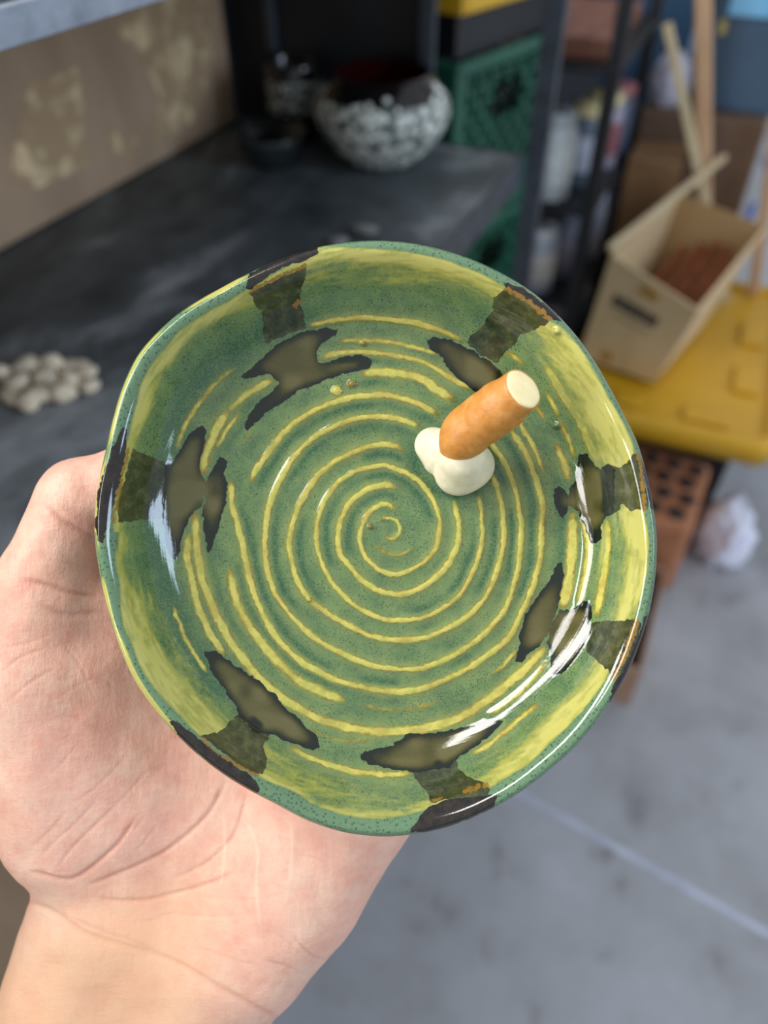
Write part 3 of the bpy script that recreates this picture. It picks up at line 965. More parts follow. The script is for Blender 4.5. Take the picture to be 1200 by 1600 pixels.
RIDGE = [  # (points, half width, strength)
    ([(604,826),(603,838),(612,842),(622,836),(624,824),(617,812),(602,809),(590,815)], 3.2, .85),
    ([(580,840),(588,852),(600,862),(615,867),(634,863),(650,853)], 3.0, .6),
    ([(623,799),(610,790),(598,788),(583,796),(572,808),(564,828),(564,850),(572,871),(592,889),(619,897),(652,885),(679,858),(687,818),(675,778),(645,745),(612,730),(592,728),(552,738),(522,761),(500,798),(495,838),(502,878),(525,918),(559,948),(599,967),(639,968),(679,958),(719,928),(742,885),(752,851),(752,805),(746,772)], 4.0, .95),
    ([(622,764),(599,758),(569,768),(545,788),(530,825),(532,865),(552,891),(579,916),(615,928),(652,921),(685,898),(709,865),(717,828),(709,780)], 5.0, 1.0),
    ([(632,706),(612,696),(585,695),(545,710),(505,735),(475,775),(459,811),(452,851),(462,898),(482,935),(512,958),(545,978),(585,995),(625,1000),(665,995),(712,975),(749,945),(772,905),(785,855),(785,798),(768,738)], 4.8, 1.0),
    ([(657,668),(625,655),(585,651),(545,658),(499,678),(462,711),(432,761),(417,811),(415,865),(425,915),(449,955),(485,991),(529,1018),(579,1038),(625,1045),(660,1043),(702,1027),(747,998),(785,957),(806,902),(814,840),(811,795),(800,750),(784,716),(758,682)], 4.6, 1.0),
    ([(391,757),(400,733),(412,718),(437,683),(462,660),(495,640),(537,624),(585,617),(622,621),(660,634),(684,647)], 5.0, 1.0),
    ([(362,750),(363,790),(370,815),(382,865),(393,915),(407,950),(433,997),(467,1030),(500,1050),(540,1067),(602,1080),(652,1077),(706,1057),(756,1027),(793,998),(815,955),(832,916),(844,870),(845,825),(847,786),(837,747),(819,703),(795,668)], 5.2, 1.0),
    ([(562,587),(585,581),(622,584),(660,592),(682,608),(710,625)], 7.0, 1.0),
    ([(497,560),(535,551),(580,550),(622,556),(660,565),(688,580),(716,597),(738,608)], 4.6, .95),
    ([(522,532),(572,532),(610,535),(657,545),(690,556)], 4.0, .75),
    ([(480,510),(520,500),(572,496),(622,500),(660,507),(702,522),(727,533)], 4.8, .85),
    ([(357,885),(365,920),(373,950),(400,993),(433,1033),(467,1063),(507,1083),(540,1096)], 7.5, .85),
    ([(305,800),(307,850),(315,900),(333,950),(357,997),(387,1040),(427,1080),(467,1107),(507,1127),(560,1140),(602,1144),(652,1140),(702,1127),(743,1107),(793,1069),(827,1040),(853,1011)], 7.0, 1.0),
    ([(297,830),(292,870),(300,905),(310,950),(330,993),(352,1025)], 6.0, .95),
    ([(270,945),(290,997),(324,1054)], 3.4, .8),
    ([(473,1133),(500,1147),(540,1158),(590,1156)], 3.5, .5),
    ([(450,1168),(490,1187),(540,1203),(580,1209),(625,1211),(645,1208)], 5.0, .9),
    ([(560,1098),(602,1108),(650,1106),(700,1092)], 4.0, .45),
    ([(857,1030),(826,1067),(792,1098),(760,1118)], 4.5, .8),
    ([(810,1012),(788,1038),(765,1055)], 4.0, .8),
    ([(735,1178),(760,1166),(793,1140),(843,1098)], 4.6, .85),
    ([(897,799),(895,833),(893,866),(889,905),(880,950)], 7.5, 1.0),
    ([(908,807),(918,844),(916,887),(903,945)], 5.0, .85),
    ([(949,812),(949,855),(945,887),(940,925),(930,965)], 6.0, .95),
    ([(809,655),(832,695),(845,727),(851,742)], 4.2, .9),
    ([(866,688),(878,716),(889,752)], 6.5, .95),
    ([(872,650),(882,673),(893,697),(901,722)], 4.4, .8),
    ([(850,565),(877,612),(902,650),(921,692),(932,716),(939,729)], 6.5, .95),
    ([(850,608),(862,628),(875,655)], 4.2, .8),
    ([(835,632),(855,660)], 5.0, .9),
    ([(777,570),(792,584)], 4.0, .8),
    ([(788,545),(805,558),(822,574)], 4.0, .8),
    ([(357,640),(335,677),(321,715),(317,742)], 7.5, 1.0),
    ([(430,592),(405,603),(380,620),(355,645)], 5.5, .95),
    ([(380,640),(358,668),(340,695),(333,710)], 4.0, .7),
    ([(370,572),(340,597),(310,632),(290,665),(274,706)], 4.5, .6),
    ([(400,668),(385,685),(378,700)], 4.5, .5),
    ([(440,490),(420,530),(405,560)], 3.0, .25),
]
yel = np.zeros((NV, NU)); rid = np.zeros((NV, NU)); halo = np.zeros((NV, NU))
for pts, wd, st in RIDGE:
    stroke(yel, pts, wd * 1.06, st, 1.0, (20, 20))
    stroke(rid, pts, wd * 1.5, st, 0.9, (10, 10))
    stroke(halo, pts, wd * 2.6, st, 0.8, (40, 40))
blob = np.zeros((NV, NU))
for (x, y, r) in ((526, 610, 9), ):
    stroke(yel, [(x, y), (x + 1, y)], r, 1.0, 2)
for (x, y, r) in ((550, 600, 6), (870, 517, 5), (869, 665, 5), (483, 937, 3), (578, 823, 4), (567, 537, 4), (526, 610, 7)):
    stroke(blob, [(x, y), (x + 1, y)], r, 1.0, 1.5)
# warp for hand-made irregularity
def warp(M, a=0.5):
    iu = np.clip((gu - U0 + jit_u * a).round().astype(int), 0, NU - 1)
    iv = np.clip((gv - V0 + jit_v * a).round().astype(int), 0, NV - 1)
    return M[iv, iu]
yel = warp(yel, 0.4) * (0.72 + 0.42 * vnoise(gu, gv, 30, 5)) * (0.85 + 0.3 * vnoise(gu, gv, 9, 6))

def inpoly(poly, uu, vv):
    P = np.array(poly, float)
    res = np.zeros(uu.shape, bool)
    j = len(P) - 1
    for i in range(len(P)):
        xi, yi = P[i]; xj, yj = P[j]
        if yi != yj:
            c = ((yi > vv) != (yj > vv)) & (uu < (xj - xi) * (vv - yi) / (yj - yi) + xi)
            res ^= c
        j = i
    return res

def blur(M, r):
    k = np.hanning(2 * r + 3)[1:-1]; k /= k.sum()
    M = np.apply_along_axis(lambda a: np.convolve(a, k, 'same'), 0, M)
    return np.apply_along_axis(lambda a: np.convolve(a, k, 'same'), 1, M)

FLOORP = [  # brush marks on the floor of the dish
    [(375,592),(392,575),(415,552),(445,532),(480,515),(527,513),(525,522),(500,539),(495,550),(494,567),(510,566),(535,557),(572,557),(581,565),(577,572),(560,580),(535,585),(500,597),(470,610),(445,625),(420,642),(402,660),(385,672),(380,668),(390,645),(410,622),(430,605),(437,597),(422,585),(407,585),(385,595)],
    [(666,532),(675,527),(700,530),(725,540),(745,552),(765,565),(780,580),(790,592),(775,606),(745,614),(715,590),(695,572),(694,565),(672,545)],
    [(906,710),(917,709),(928,723),(937,734),(952,726),(960,735),(960,795),(956,803),(947,807),(941,820),(939,844),(930,851),(921,844),(913,816),(904,801),(891,792),(888,790),(889,766),(895,755),(902,731)],
    [(867,764),(874,760),(882,768),(890,781),(889,797),(880,810),(871,799),(867,781)],
    [(869,881),(879,880),(880,905),(876,934),(869,961),(858,988),(840,1011),(815,1036),(805,1034),(810,1006),(813,982),(822,957),(840,930),(858,910)],
    [(876,953),(898,952),(910,939),(923,943),(925,961),(918,995),(905,1022),(891,1040),(871,1056),(857,1055),(860,1035),(862,1017),(855,1004),(860,986),(869,966)],
    [(563,1181),(575,1171),(612,1164),(631,1156),(636,1148),(681,1144),(721,1137),(767,1124),(788,1127),(780,1137),(753,1159),(732,1175),(716,1183),(700,1200),(660,1205),(647,1207),(615,1204),(583,1196),(565,1187)],
    [(320,1020),(337,1018),(367,1040),(393,1057),(427,1083),(453,1113),(493,1147),(502,1167),(490,1172),(460,1163),(433,1150),(423,1147),(400,1145),(372,1120),(367,1103),(353,1080),(330,1050)],
    [(315,665),(322,670),(320,692),(312,717),(312,732),(322,757),(315,792),(295,810),(287,830),(282,860),(275,877),(265,867),(259,845),(255,815),(257,722),(270,722),(280,705),(295,680)],
    [(345,712),(354,722),(352,740),(357,757),(352,790),(342,820),(332,852),(325,865),(319,840),(316,800),(322,780),(320,757),(330,737)],
]
WALLP = [  # thinner glaze running up the wall
    [(390,457),(477,417),(476,437),(470,455),(470,480),(477,495),(477,512),(415,537),(412,510),(411,485),(398,475)],
    [(790,451),(860,499),(855,507),(835,517),(820,520),(812,527),(802,542),(785,555),(776,567),(747,552),(729,536),(735,525),(752,512),(760,500),(770,487),(772,467)],
    [(952,726),(967,730),(980,723),(991,710),(999,712),(1006,731),(1012,760),(1015,790),(1010,797),(995,795),(986,798),(973,788),(965,799),(956,803),(948,790),(948,740)],
    [(925,972),(984,968),(995,968),(1002,972),(992,1010),(972,1049),(962,1058),(950,1047),(925,1026),(912,1018)],
    [(652,1195),(712,1188),(717,1201),(727,1209),(759,1223),(764,1239),(760,1246),(700,1250),(673,1256),(671,1241),(655,1223),(645,1207)],
    [(372,1115),(400,1140),(423,1147),(410,1167),(417,1187),(413,1207),(403,1212),(367,1193),(340,1167),(313,1148),(340,1145),(360,1127)],
    [(207,702),(215,705),(260,722),(257,812),(225,812),(185,817),(180,790),(197,740)],
]
RIMP = [  # thick black marks on the lip
    [(388,430),(410,415),(440,400),(470,388),(495,386),(497,397),(480,407),(455,412),(430,425),(392,452),(380,450)],
    [(787,440),(815,452),(847,472),(880,500),(870,502),(860,497),(830,477),(790,452)],
    [(1006,728),(1014,740),(1026,785),(1024,800),(1016,790),(1012,760)],
    [(1008,964),(1020,950),(1005,1015),(980,1066),(950,1103),(957,1074),(984,1026)],
    [(668,1262),(700,1250),(764,1242),(778,1245),(772,1260),(727,1285),(673,1300),(638,1302),(647,1287)],
    [(263,1128),(273,1127),(307,1150),(347,1180),(393,1213),(407,1230),(403,1238),(387,1237),(353,1217),(313,1183),(280,1157)],
    [(190,667),(199,670),(197,700),(190,740),(177,790),(170,825),(162,849),(155,847),(149,825),(152,770),(162,735),(177,700)],
]
uu, vv = gu + jit_u * 0.8, gv + jit_v * 0.8
dark = np.zeros((NV, NU)); wallm = np.zeros((NV, NU)); rimm = np.zeros((NV, NU))
for p in FLOORP:
    dark = np.maximum(dark, inpoly(p, uu, vv))
for p in WALLP:
    wallm = np.maximum(wallm, inpoly(p, uu, vv))
for p in RIMP:
    rimm = np.maximum(rimm, inpoly(p, uu, vv))
inner = smooth01(blur(dark, 32), .50, .96)      # 1 well inside the brush mark
inner *= 0.30 + 1.1 * vnoise(gu, gv, 24, 8)
# small dark drips
for p, wd in (([(685,1195),(692,1215),(703,1240)], 8), ([(396,1128),(403,1134)], 9), ([(945,742),(948,775),(946,795)], 8), ([(533,563),(560,560)], 5)):
    dr = np.zeros((NV, NU)); stroke(dr, p, wd, 1, 2)
    inner *= 1 - dr
dark_b, wall_b, rim_b = blur(dark, 1), blur(wallm, 1), blur(rimm, 1)
gold = np.zeros((NV, NU))
for p, wd in (([(390,456),(430,435),(477,415)], 4), ([(792,452),(825,473),(860,499)], 5.5), ([(997,712),(1004,753),(1008,796)], 4.5), ([(993,970),(979,1017),(959,1060)], 6),
              ([(728,1236),(745,1230),(760,1226)], 6), ([(672,1252),(690,1247)], 4), ([(313,1150),(345,1180),(403,1212)], 3.2), ([(200,702),(187,760),(177,815)], 4), ([(462,478),(468,470)], 6), ([(548,600),(553,600)], 6), ([(578,822),(578,825)], 4), ([(567,536),(567,539)], 3.5)):
    stroke(gold, p, wd, 1, 1.3)
gold = warp(gold, .5) * (0.45 + 0.75 * vnoise(gu, gv, 4, 21))

# ---- profile of the dish (fraction of the lip radius, height in mm)
PROF_IN = [(0.0, 0.0), (0.25, 0.0), (0.50, 0.3), (0.64, 1.0), (0.72, 2.3), (0.79, 5.2), (0.85, 9.2), (0.888, 13.0), (0.915, 16.0), (0.935, 18.0), (0.952, 19.1), (0.968, 19.5), (0.982, 18.9), (0.994, 17.6), (1.0, 15.6)]
PROF_OUT = [(0.997, 14.2), (0.975, 12.0), (0.93, 8.0), (0.87, 2.5), (0.80, -2.5), (0.74, -5.0), (0.70, -5.8), (0.66, -5.2), (0.60, -4.6), (0.3, -4.5), (0.0, -4.5)]
def catm(P, counts):
    P = np.array(P, float)
    out = []
    for i in range(len(P) - 1):
        p0, p1, p2, p3 = P[max(i - 1, 0)], P[i], P[i + 1], P[min(i + 2, len(P) - 1)]
        t = np.linspace(0, 1, counts[i], endpoint=False)[:, None]
        out.append(0.5 * ((2 * p1) + (-p0 + p2) * t + (2 * p0 - 5 * p1 + 4 * p2 - p3) * t ** 2 + (-p0 + 3 * p1 - 3 * p2 + p3) * t ** 3))
    return np.concatenate(out)
full = PROF_IN + PROF_OUT
cnt = []
for i in range(len(full) - 1):
    dlen = math.hypot((full[i + 1][0] - full[i][0]) * 67, full[i + 1][1] - full[i][1])
    cnt.append(max(2, int(dlen / (0.20 if i < len(PROF_IN) - 1 else 1.2))))
pr = catm(full, cnt)
pr[:, 0] = np.maximum(pr[:, 0], 0)
pr = pr[1:]
n_in = sum(cnt[:len(PROF_IN) - 1]) - 1
m = len(pr)
T, RR = np.meshgrid(th, pr[:, 0], indexing='ij')
Zp = np.tile(pr[:, 1], (NTH, 1))
r_mm = RR * Rth[:, None]
# floor stays round: the wobble of the lip only comes in with height
Rm = Rth.mean()
kf = smooth01(RR, 0.45, 0.95)
r_mm = RR * (Rm * (1 - kf) + Rth[:, None] * kf)
hw = 1.0 + 0.05 * np.sin(2 * T + 0.6) + 0.03 * np.sin(5 * T + 1.0)
Zp = np.where(Zp > 0, Zp * hw, Zp)
X = r_mm * np.cos(T)
Y = r_mm * np.sin(T)
# sample the maps
def samp(Mp, X, Y, Z):
    u = 600 + (X - XC) * FC / (ZC - Z) - U0
    v = 800 - (Y - YC) * FC / (ZC - Z) - V0
    u = np.clip(u, 0, NU - 1.001); v = np.clip(v, 0, NV - 1.001)
    i, j = u.astype(int), v.astype(int)
    a, b = u - i, v - j
    return (Mp[j, i] * (1 - a) * (1 - b) + Mp[j, i + 1] * a * (1 - b) + Mp[j + 1, i] * (1 - a) * b + Mp[j + 1, i + 1] * a * b)
ins = np.zeros(m); ins[:n_in] = 1.0
fade = np.ones(m)
fade[n_in:] = np.clip(1 - (np.arange(m - n_in)) / 4.0, 0, 1)
S = {}
for nm, Mp in (('yel', yel), ('rid', blur(rid, 2)), ('halo', halo), ('dark', dark_b), ('inner', inner), ('wall', wall_b), ('rim', rim_b), ('gold', gold), ('blob', blob)):
    S[nm] = samp(Mp, X, Y, Zp) * fade[None, :]
# throwing lines on the wall
ph = T * 1.0
lines = 0.003 * np.sin(r_mm * 5.2 + 3 * np.sin(T) + 2) * smooth01(RR, .70, .76) * (1 - smooth01(RR, .90, .93)) * fade
lines += 0.002 * np.sin(r_mm * 11.0 + 5 * np.sin(T * 2)) * smooth01(RR, .74, .80) * (1 - smooth01(RR, .90, .93)) * fade
relief = 0.55 * S['rid'] * (1 - 0.7 * smooth01(RR, .66, .76)) + lines + 0.9 * S['blob'] + 0.015 * S['dark']
relief += 0.16 * (vnoise(X + 300, Y + 300, 14, 31) - .5) * smooth01(RR, .05, .1)
# move along the (approximate) surface normal of the profile
dr = np.gradient(pr[:, 0] * Rm); dz = np.gradient(pr[:, 1])
ln = np.hypot(dr, dz) + 1e-9
nr, nz = -dz / ln, dr / ln
X2 = X + relief * nr[None, :] * np.cos(T)
Y2 = Y + relief * nr[None, :] * np.sin(T)
Z2 = Zp + relief * nz[None, :]

# yellow breaking on the lip and wall: distances inward from the lip edge (px of the design) per direction
u_ = 600 + (X - XC) * FC / (ZC - Zp); v_ = 800 - (Y - YC) * FC / (ZC - Zp)
lip_i = int(np.argmax(pr[:, 0]))
eu, ev = u_[:, lip_i][:, None], v_[:, lip_i][:, None]
dist_edge = np.hypot(u_ - eu, v_ - ev)
dist_edge = dist_edge + (vnoise(T * 60 + 200, r_mm * 1.2 + 50, 6, 41) - .5) * 9
ang = np.degrees(T) % 360
#        deg   edge  yfull  yfade  strength
BT = [(0, 8, 46, 66, .95), (20, 6, 55, 75, .95), (45, 6, 55, 80, .95), (58, 12, 40, 60, .9), (75, 13, 36, 55, .95), (92, 9, 34, 70, 1.0), (105, 2, 28, 62, .95), (125, 22, 42, 52, .9), (140, 22, 44, 52, .95),
      (155, 22, 46, 56, 1.0), (165, 24, 40, 48, .95), (180, 30, 42, 56, .85), (190, 25, 42, 66, .9), (200, 12, 58, 85, .9), (215, 14, 62, 90, .95), (228, 24, 62, 84, .95), (242, 24, 38, 80, .95),
      (255, 24, 36, 85, .85), (268, 24, 40, 88, .8), (282, 26, 52, 80, .9), (300, 24, 58, 78, .95), (315, 26, 58, 72, .95), (330, 24, 46, 60, .9), (345, 12, 42, 60, .9), (360, 8, 46, 66, .95)]
BT = np.array(BT, float)
e_, yf, yd, ys = (np.interp(ang, BT[:, 0], BT[:, k]) for k in (1, 2, 3, 4))
band = smooth01(dist_edge, e_ - 4, e_ + 5) * ys * (1 - 0.55 * smooth01(dist_edge, yf - 14, yf + 4)) * (1 - smooth01(dist_edge, yd - 16, yd + 14))
thin = 1 - smooth01(dist_edge, 1.5, 5)          # bare yellow line on the very edge at the upper left
thin *= smooth01(ang, 95, 110) * (1 - smooth01(ang, 230, 250)) * 0.8
streak = 0.75 + 0.5 * (vnoise(T * 25 + 100, r_mm * 2.6, 1.0, 51) - .3)
streak *= 0.70 + 0.55 * vnoise(T * 9 + 40, r_mm * 0.6, 1.0, 52)
band = np.clip(band * streak, 0, 1)
# extra yellow wash on the right-hand wall
wash = np.exp(-((dist_edge - 82) / 7.0) ** 2) * smooth01(-np.abs(((ang + 180) % 360) - 180), -24, -6) * 0.5
inside = (np.arange(m) <= lip_i)[None, :]
yelA = S['yel']
bandA = np.where(inside, np.maximum(np.maximum(band, wash), thin), 0.10)
edge_teal = np.where(inside, 1 - smooth01(dist_edge, e_ - 3, e_ + 5), 1.0)

V = np.stack([X2, Y2, Z2], 2).reshape(-1, 3) * MM
ii = np.arange(NTH)[:, None]; jj = np.arange(m - 1)[None, :]
i2 = (ii + 1) % NTH
Q = np.stack([ii * m + jj + 0 * ii, ii * m + jj + 1, i2 * m + jj + 1, i2 * m + jj + 0 * ii], 2).reshape(-1, 4)
Q = Q[:, ::-1]

# ---- glaze material
g = NT('green_ash_glaze')
v0 = g.coord((1000, 1000, 1000))             # millimetres
n1 = g.noise(v0, 0.16, 4, 0.6)
n2 = g.noise(v0, 1.6, 4, 0.65)
n3 = g.noise(v0, 3.6, 2, 0.5)
sp = g.voro(v0, 1.9)
spm = g.noise(v0, 0.30, 3, 0.6)
green = g.ramp(n1, [(0.34, lin((68, 97, 67))), (0.5, lin((86, 112, 71))), (0.66, lin((103, 124, 77)))])
green = g.mix(g.ramp(n3, [(0.35, 0.0), (0.75, 0.45)]), green, lin((120, 142, 92)))
# dark specks
spk = g.math('MULTIPLY', g.ramp(sp, [(0.24, 1.0), (0.36, 0.0)]), g.ramp(spm, [(0.36, 0.1), (0.54, 0.95)]))
green = g.mix(spk, green, lin((26, 54, 50)))
teal = g.mix(g.ramp(g.voro(v0, 1.1), [(0.15, 1.0), (0.4, 0.0)]), lin((96, 126, 96)), lin((40, 74, 62)))
green = g.mix(g.math('MULTIPLY', g.attr('teal'), 0.85), green, teal)
green = g.mix(g.math('MULTIPLY', g.attr('halo'), g.ramp(g.noise(v0, 0.10, 3), [(0.35, 0.15), (0.62, 0.75)])), green, lin((134, 142, 76)))
# hollows where the glaze pools deeper, plus a dark reflection painted on the wall
pool = g.math('MULTIPLY', g.attr('pool'), g.ramp(n2, [(0.35, 0.3), (0.6, 1.0)]))
green = g.mix(pool, green, lin((32, 78, 54)))
ymask = g.math('ADD', g.attr('yel'), g.math('MULTIPLY', g.math('SUBTRACT', n2, 0.5), 0.30), True)
ycol = g.ramp(ymask, [(0.24, lin((92, 110, 58))), (0.36, lin((118, 98, 40))), (0.52, lin((152, 136, 54))), (0.68, lin((188, 180, 92)))])
ycol = g.mix(g.math('MULTIPLY', g.ramp(g.noise(v0, 0.5, 4), [(0.42, 0.0), (0.62, 1.0)]), 0.55), ycol, lin((150, 158, 72)))
ycol = g.mix(g.math('MULTIPLY', g.ramp(g.noise(v0, 0.13, 4), [(0.48, 0.0), (0.62, 1.0)]), 0.4), ycol, lin((136, 112, 48)))
col = g.mix(g.ramp(ymask, [(0.22, 0.0), (0.40, 1.0)]), green, ycol)
bn = g.math('ADD', g.attr('band'), g.math('MULTIPLY', g.math('SUBTRACT', g.noise(v0, 0.9, 5, 0.7), 0.5), 0.5), True)
bcol = g.ramp(bn, [(0.28, lin((118, 132, 78))), (0.52, lin((146, 148, 74))), (0.85, lin((178, 173, 96)))])
col = g.mix(g.ramp(bn, [(0.18, 0.0), (0.46, 1.0)]), col, bcol)
gm = g.math('ADD', g.attr('gold'), g.math('MULTIPLY', g.math('SUBTRACT', n2, 0.55), 1.3), True)
wm = g.math('ADD', g.attr('wall'), g.math('MULTIPLY', g.math('SUBTRACT', n2, 0.5), 0.5), True)
wcol = g.ramp(g.noise(v0, 0.35, 5, 0.7), [(0.35, lin((26, 32, 24))), (0.52, lin((50, 54, 34))), (0.68, lin((78, 82, 56)))])
col = g.mix(g.ramp(wm, [(0.42, 0.0), (0.58, 0.93)]), col, wcol)
dm = g.math('ADD', g.attr('dark'), g.math('MULTIPLY', g.math('SUBTRACT', n2, 0.5), 0.55), True)
im = g.math('ADD', g.attr('inner'), g.math('MULTIPLY', g.math('SUBTRACT', n2, 0.5), 0.4), True)
dcol = g.ramp(im, [(0.04, lin((22, 30, 22))), (0.20, lin((40, 42, 22))), (0.55, lin((72, 69, 34))), (0.95, lin((92, 87, 52)))])
dcol = g.mix(g.ramp(dm, [(0.44, 1.0), (0.66, 0.0)]), dcol, lin((28, 50, 52)))
col = g.mix(g.ramp(dm, [(0.38, 0.0), (0.52, 1.0)]), col, dcol)
rm = g.math('ADD', g.attr('rim'), g.math('MULTIPLY', g.math('SUBTRACT', n2, 0.5), 0.5), True)
rcol = g.ramp(g.noise(v0, 0.5, 4), [(0.35, lin((24, 22, 20))), (0.7, lin((50, 44, 38)))])
col = g.mix(g.ramp(rm, [(0.40, 0.0), (0.56, 1.0)]), col, rcol)
col = g.mix(g.ramp(gm, [(0.40, 0.0), (0.62, 0.9)]), col, lin((134, 100, 36)))
g.base(col)
g.rough(0.07)
g.p.inputs['IOR'].default_value = 1.52
hgt = g.math('ADD', g.math('MULTIPLY', n2, 0.6), g.math('MULTIPLY', g.noise(v0, 0.6, 3), 1.0))
g.bump(hgt, 0.22, 0.00005)

dish = empty('ceramic_dish')
dish.matrix_world = DISH
tag(dish, 'round green and yellow glazed ceramic dish with spiral ridges, held in the hand', 'dish')
body = np_mesh('dish_body', V, Q, g.m, dish)
me = body.data
pool_a = np.clip(1.2 * S['rid'] * 0 + 0, 0, 1)
# deeper glaze lies just outside each ridge: shift the ridge map outwards by ~13 units
rho = np.hypot(u_ - 612, v_ - 830) + 1e-6
def samp_uv(Mp, u, v):
    u = np.clip(u - U0, 0, NU - 1.001); v = np.clip(v - V0, 0, NV - 1.001)
    return Mp[v.astype(int), u.astype(int)]
sh = -14.0
pool_a = samp_uv(rid, u_ + (u_ - 612) / rho * -sh, v_ + (v_ - 830) / rho * -sh)
pool_a = np.clip(pool_a - S['rid'], 0, 1) * smooth01(vnoise(u_, v_, 60, 61), .32, .58) * (1 - smooth01(RR, .66, .72))
wall_reflect = np.exp(-((dist_edge - 95) / 26.0) ** 2) * smooth01(ang, 95, 120) * (1 - smooth01(ang, 215, 240)) * 0.8 * inside  # reflection of the dark shelf, painted into the left wall's glaze colour
ring_d = np.hypot((u_ - 706) / 1.0, (v_ - 722) / 0.86)
pool_a = np.maximum(pool_a, np.exp(-((ring_d - 58) / 13.0) ** 2) * 1.0)
for nm, arr in (('yel', yelA), ('band', bandA), ('halo', S['halo']), ('dark', S['dark']), ('inner', S['inner']), ('wall', S['wall']), ('rim', S['rim']), ('gold', S['gold']),
                ('teal', edge_teal), ('pool', np.maximum(pool_a, wall_reflect))):
    set_attr(me, nm, np.broadcast_to(arr, X.shape).ravel())

# ---- moulded cigarette stub standing in the dish
stub = empty('cigarette_stub')
stub.parent = dish
M_ash = simple('cream_clay', (224, 216, 184), (206, 198, 170), 260, 0.75, 0.0001, bscale=2600)
hh = 0.5
gx = np.arange(0, 42, hh); gy = np.arange(-2, 40, hh); gz = np.arange(-4, 20, hh)
GX, GY, GZ = np.meshgrid(gx, gy, gz, indexing='ij')
a1 = d2m(690, 712, 1.0); a2 = d2m(716, 737, 2.5); a3 = d2m(722, 714, 9.5); a4 = d2m(736, 727, 2.5); a0 = d2m(676, 696, 0.5)
F = rcone(GX, GY, GZ, a0, a1, 4.4, 5.6)
F = smin(F, rcone(GX, GY, GZ, a0, d2m(702, 700, 5), 4.0, 5.0), 2.5)
F2 = smin(rcone(GX, GY, GZ, a2, a3, 6.4, 5.6), rcone(GX, GY, GZ, a4, a3, 6.2, 5.4), 2)
F = smin(F, F2, 0.7)
Vn, Qn = surface_net(F, (gx[0], gy[0], gz[0]), hh)
ash = np_mesh('ash_lump', Vn * MM, Qn, M_ash, stub)
ash['label'] = 'cream unglazed lump at the foot'
M_orange = NT('orange_filter_paper')
_v = M_orange.coord((1000, 1000, 1000))
M_orange.base(M_orange.ramp(M_orange.noise(_v, 0.35, 5, 0.65), [(0.3, lin((174, 112, 46))), (0.5, lin((190, 128, 58))), (0.75, lin((204, 146, 80)))]))
M_orange.rough(0.42)
M_orange.bump(M_orange.noise(_v, 0.8, 4), 0.4, 0.0003)
path = [d2m(724, 712, 8.0), d2m(719, 698, 11.0), d2m(723, 684, 13.8), d2m(737, 668, 16.3), d2m(755, 655, 18.8), d2m(785, 633, 24.0), d2m(803, 619, 27.0), d2m(817.5, 608, 29.5)]
path = dense(path, 1.0)
nP = len(path)
rads = []
for i in range(nP):
    t = i / (nP - 1)
    r = 4.9 + 1.35 * smooth01(np.array(t), 0.02, 0.30) - 1.15 * smooth01(np.array(t), 0.65, 1.0)
    rads.append(float(r + 0.10 * math.sin(9 * t * 3.1)) * MM)
fil = tube('filter_wrap', [tuple(p * MM) for p in path], rads, M_orange.m, stub, 40)
fil['label'] = 'orange filter paper'
tipd = Vector(path[-1] - path[-6]).normalized()
tq = tipd.to_track_quat('Z', 'Y').to_matrix().to_4x4()
r0 = rads[-1] / MM
tv, tf = lathe_data([(0, 0.45), (r0 * 0.5, 0.42), (r0 * 0.82, 0.32), (r0 * 0.93, 0.15), (r0 * 0.95, -0.4)], 40,
                    lambda a, z: 1 + 0.015 * math.sin(3 * a + 1) + 0.01 * math.sin(7 * a))
tip = mesh_obj('filter_end', [tuple((Vector(path[-1]) + (tq @ Vector(p))) * MM) for p in tv], tf,
               simple('cream_filter_end', (244, 228, 178), (234, 214, 160), 300, 0.7, 0.0001, bscale=2500), stub, True)
tip['label'] = 'cream end of the filter'

# ------------------------------------------------------------------ the hand
def H(px, py, z):
    return d2m(px, py, z)
h = 1.0
gx = np.arange(-218, 52, h, dtype=np.float32); gy = np.arange(-462, 72, h, dtype=np.float32); gz = np.arange(-76, 18, h, dtype=np.float32)
GX, GY, GZ = np.meshgrid(gx, gy, gz, indexing='ij')
def rc(a, b, ra, rb):
    return rcone(GX, GY, GZ, a, b, ra, rb)
# forearm
F = smin(rc(H(165, 1430, -34), H(-250, 2830, -39), 23, 32), rc(H(330, 1500, -35), H(-60, 2890, -39), 23, 32), 16)
# metacarpals: index, middle, ring, little
KN = [H(262, 940, -27), H(380, 885, -29), H(492, 878, -28), H(592, 915, -26)]
WR = [H(190, 1400, -30), H(240, 1410, -32), H(310, 1425, -32), H(370, 1440, -30)]
P_ = rc(WR[0], KN[0], 17, 12.5)
for i in (1, 2, 3):
    P_ = smin(P_, rc(WR[i], KN[i], 17, (12.5, 12.5, 12, 11)[i]), 9)
F = smin(F, P_, 14)
# thenar and hypothenar pads
F = smin(F, smin(rc(H(112, 1285, -24), H(58, 1075, -18), 20, 20.5), rc(H(190, 1250, -26), H(150, 1040, -20), 17, 16), 10), 9)
F = smin(F, rc(H(396, 1466, -29), H(566, 1240, -27), 19.5, 18.5), 12)
F = smin(F, rc(H(455, 1385, -28), H(530, 1130, -27), 18, 15), 12)
# thumb
M1, P1, I1, T1, T2 = H(58, 1020, -14), H(70, 912, -12), H(124, 782, -9), H(205, 752, -9), H(262, 764, -10)
TH = rc(M1, P1, 15.5, 13.0)
TH = smin(TH, rc(P1, I1, 12.6, 11.4), 3)
TH = smin(TH, rc(I1, T1, 11.2, 10.0), 2.5)
TH = smin(TH, rc(T1, T2, 9.8, 8.2), 3)
F = smin(F, TH, 7)
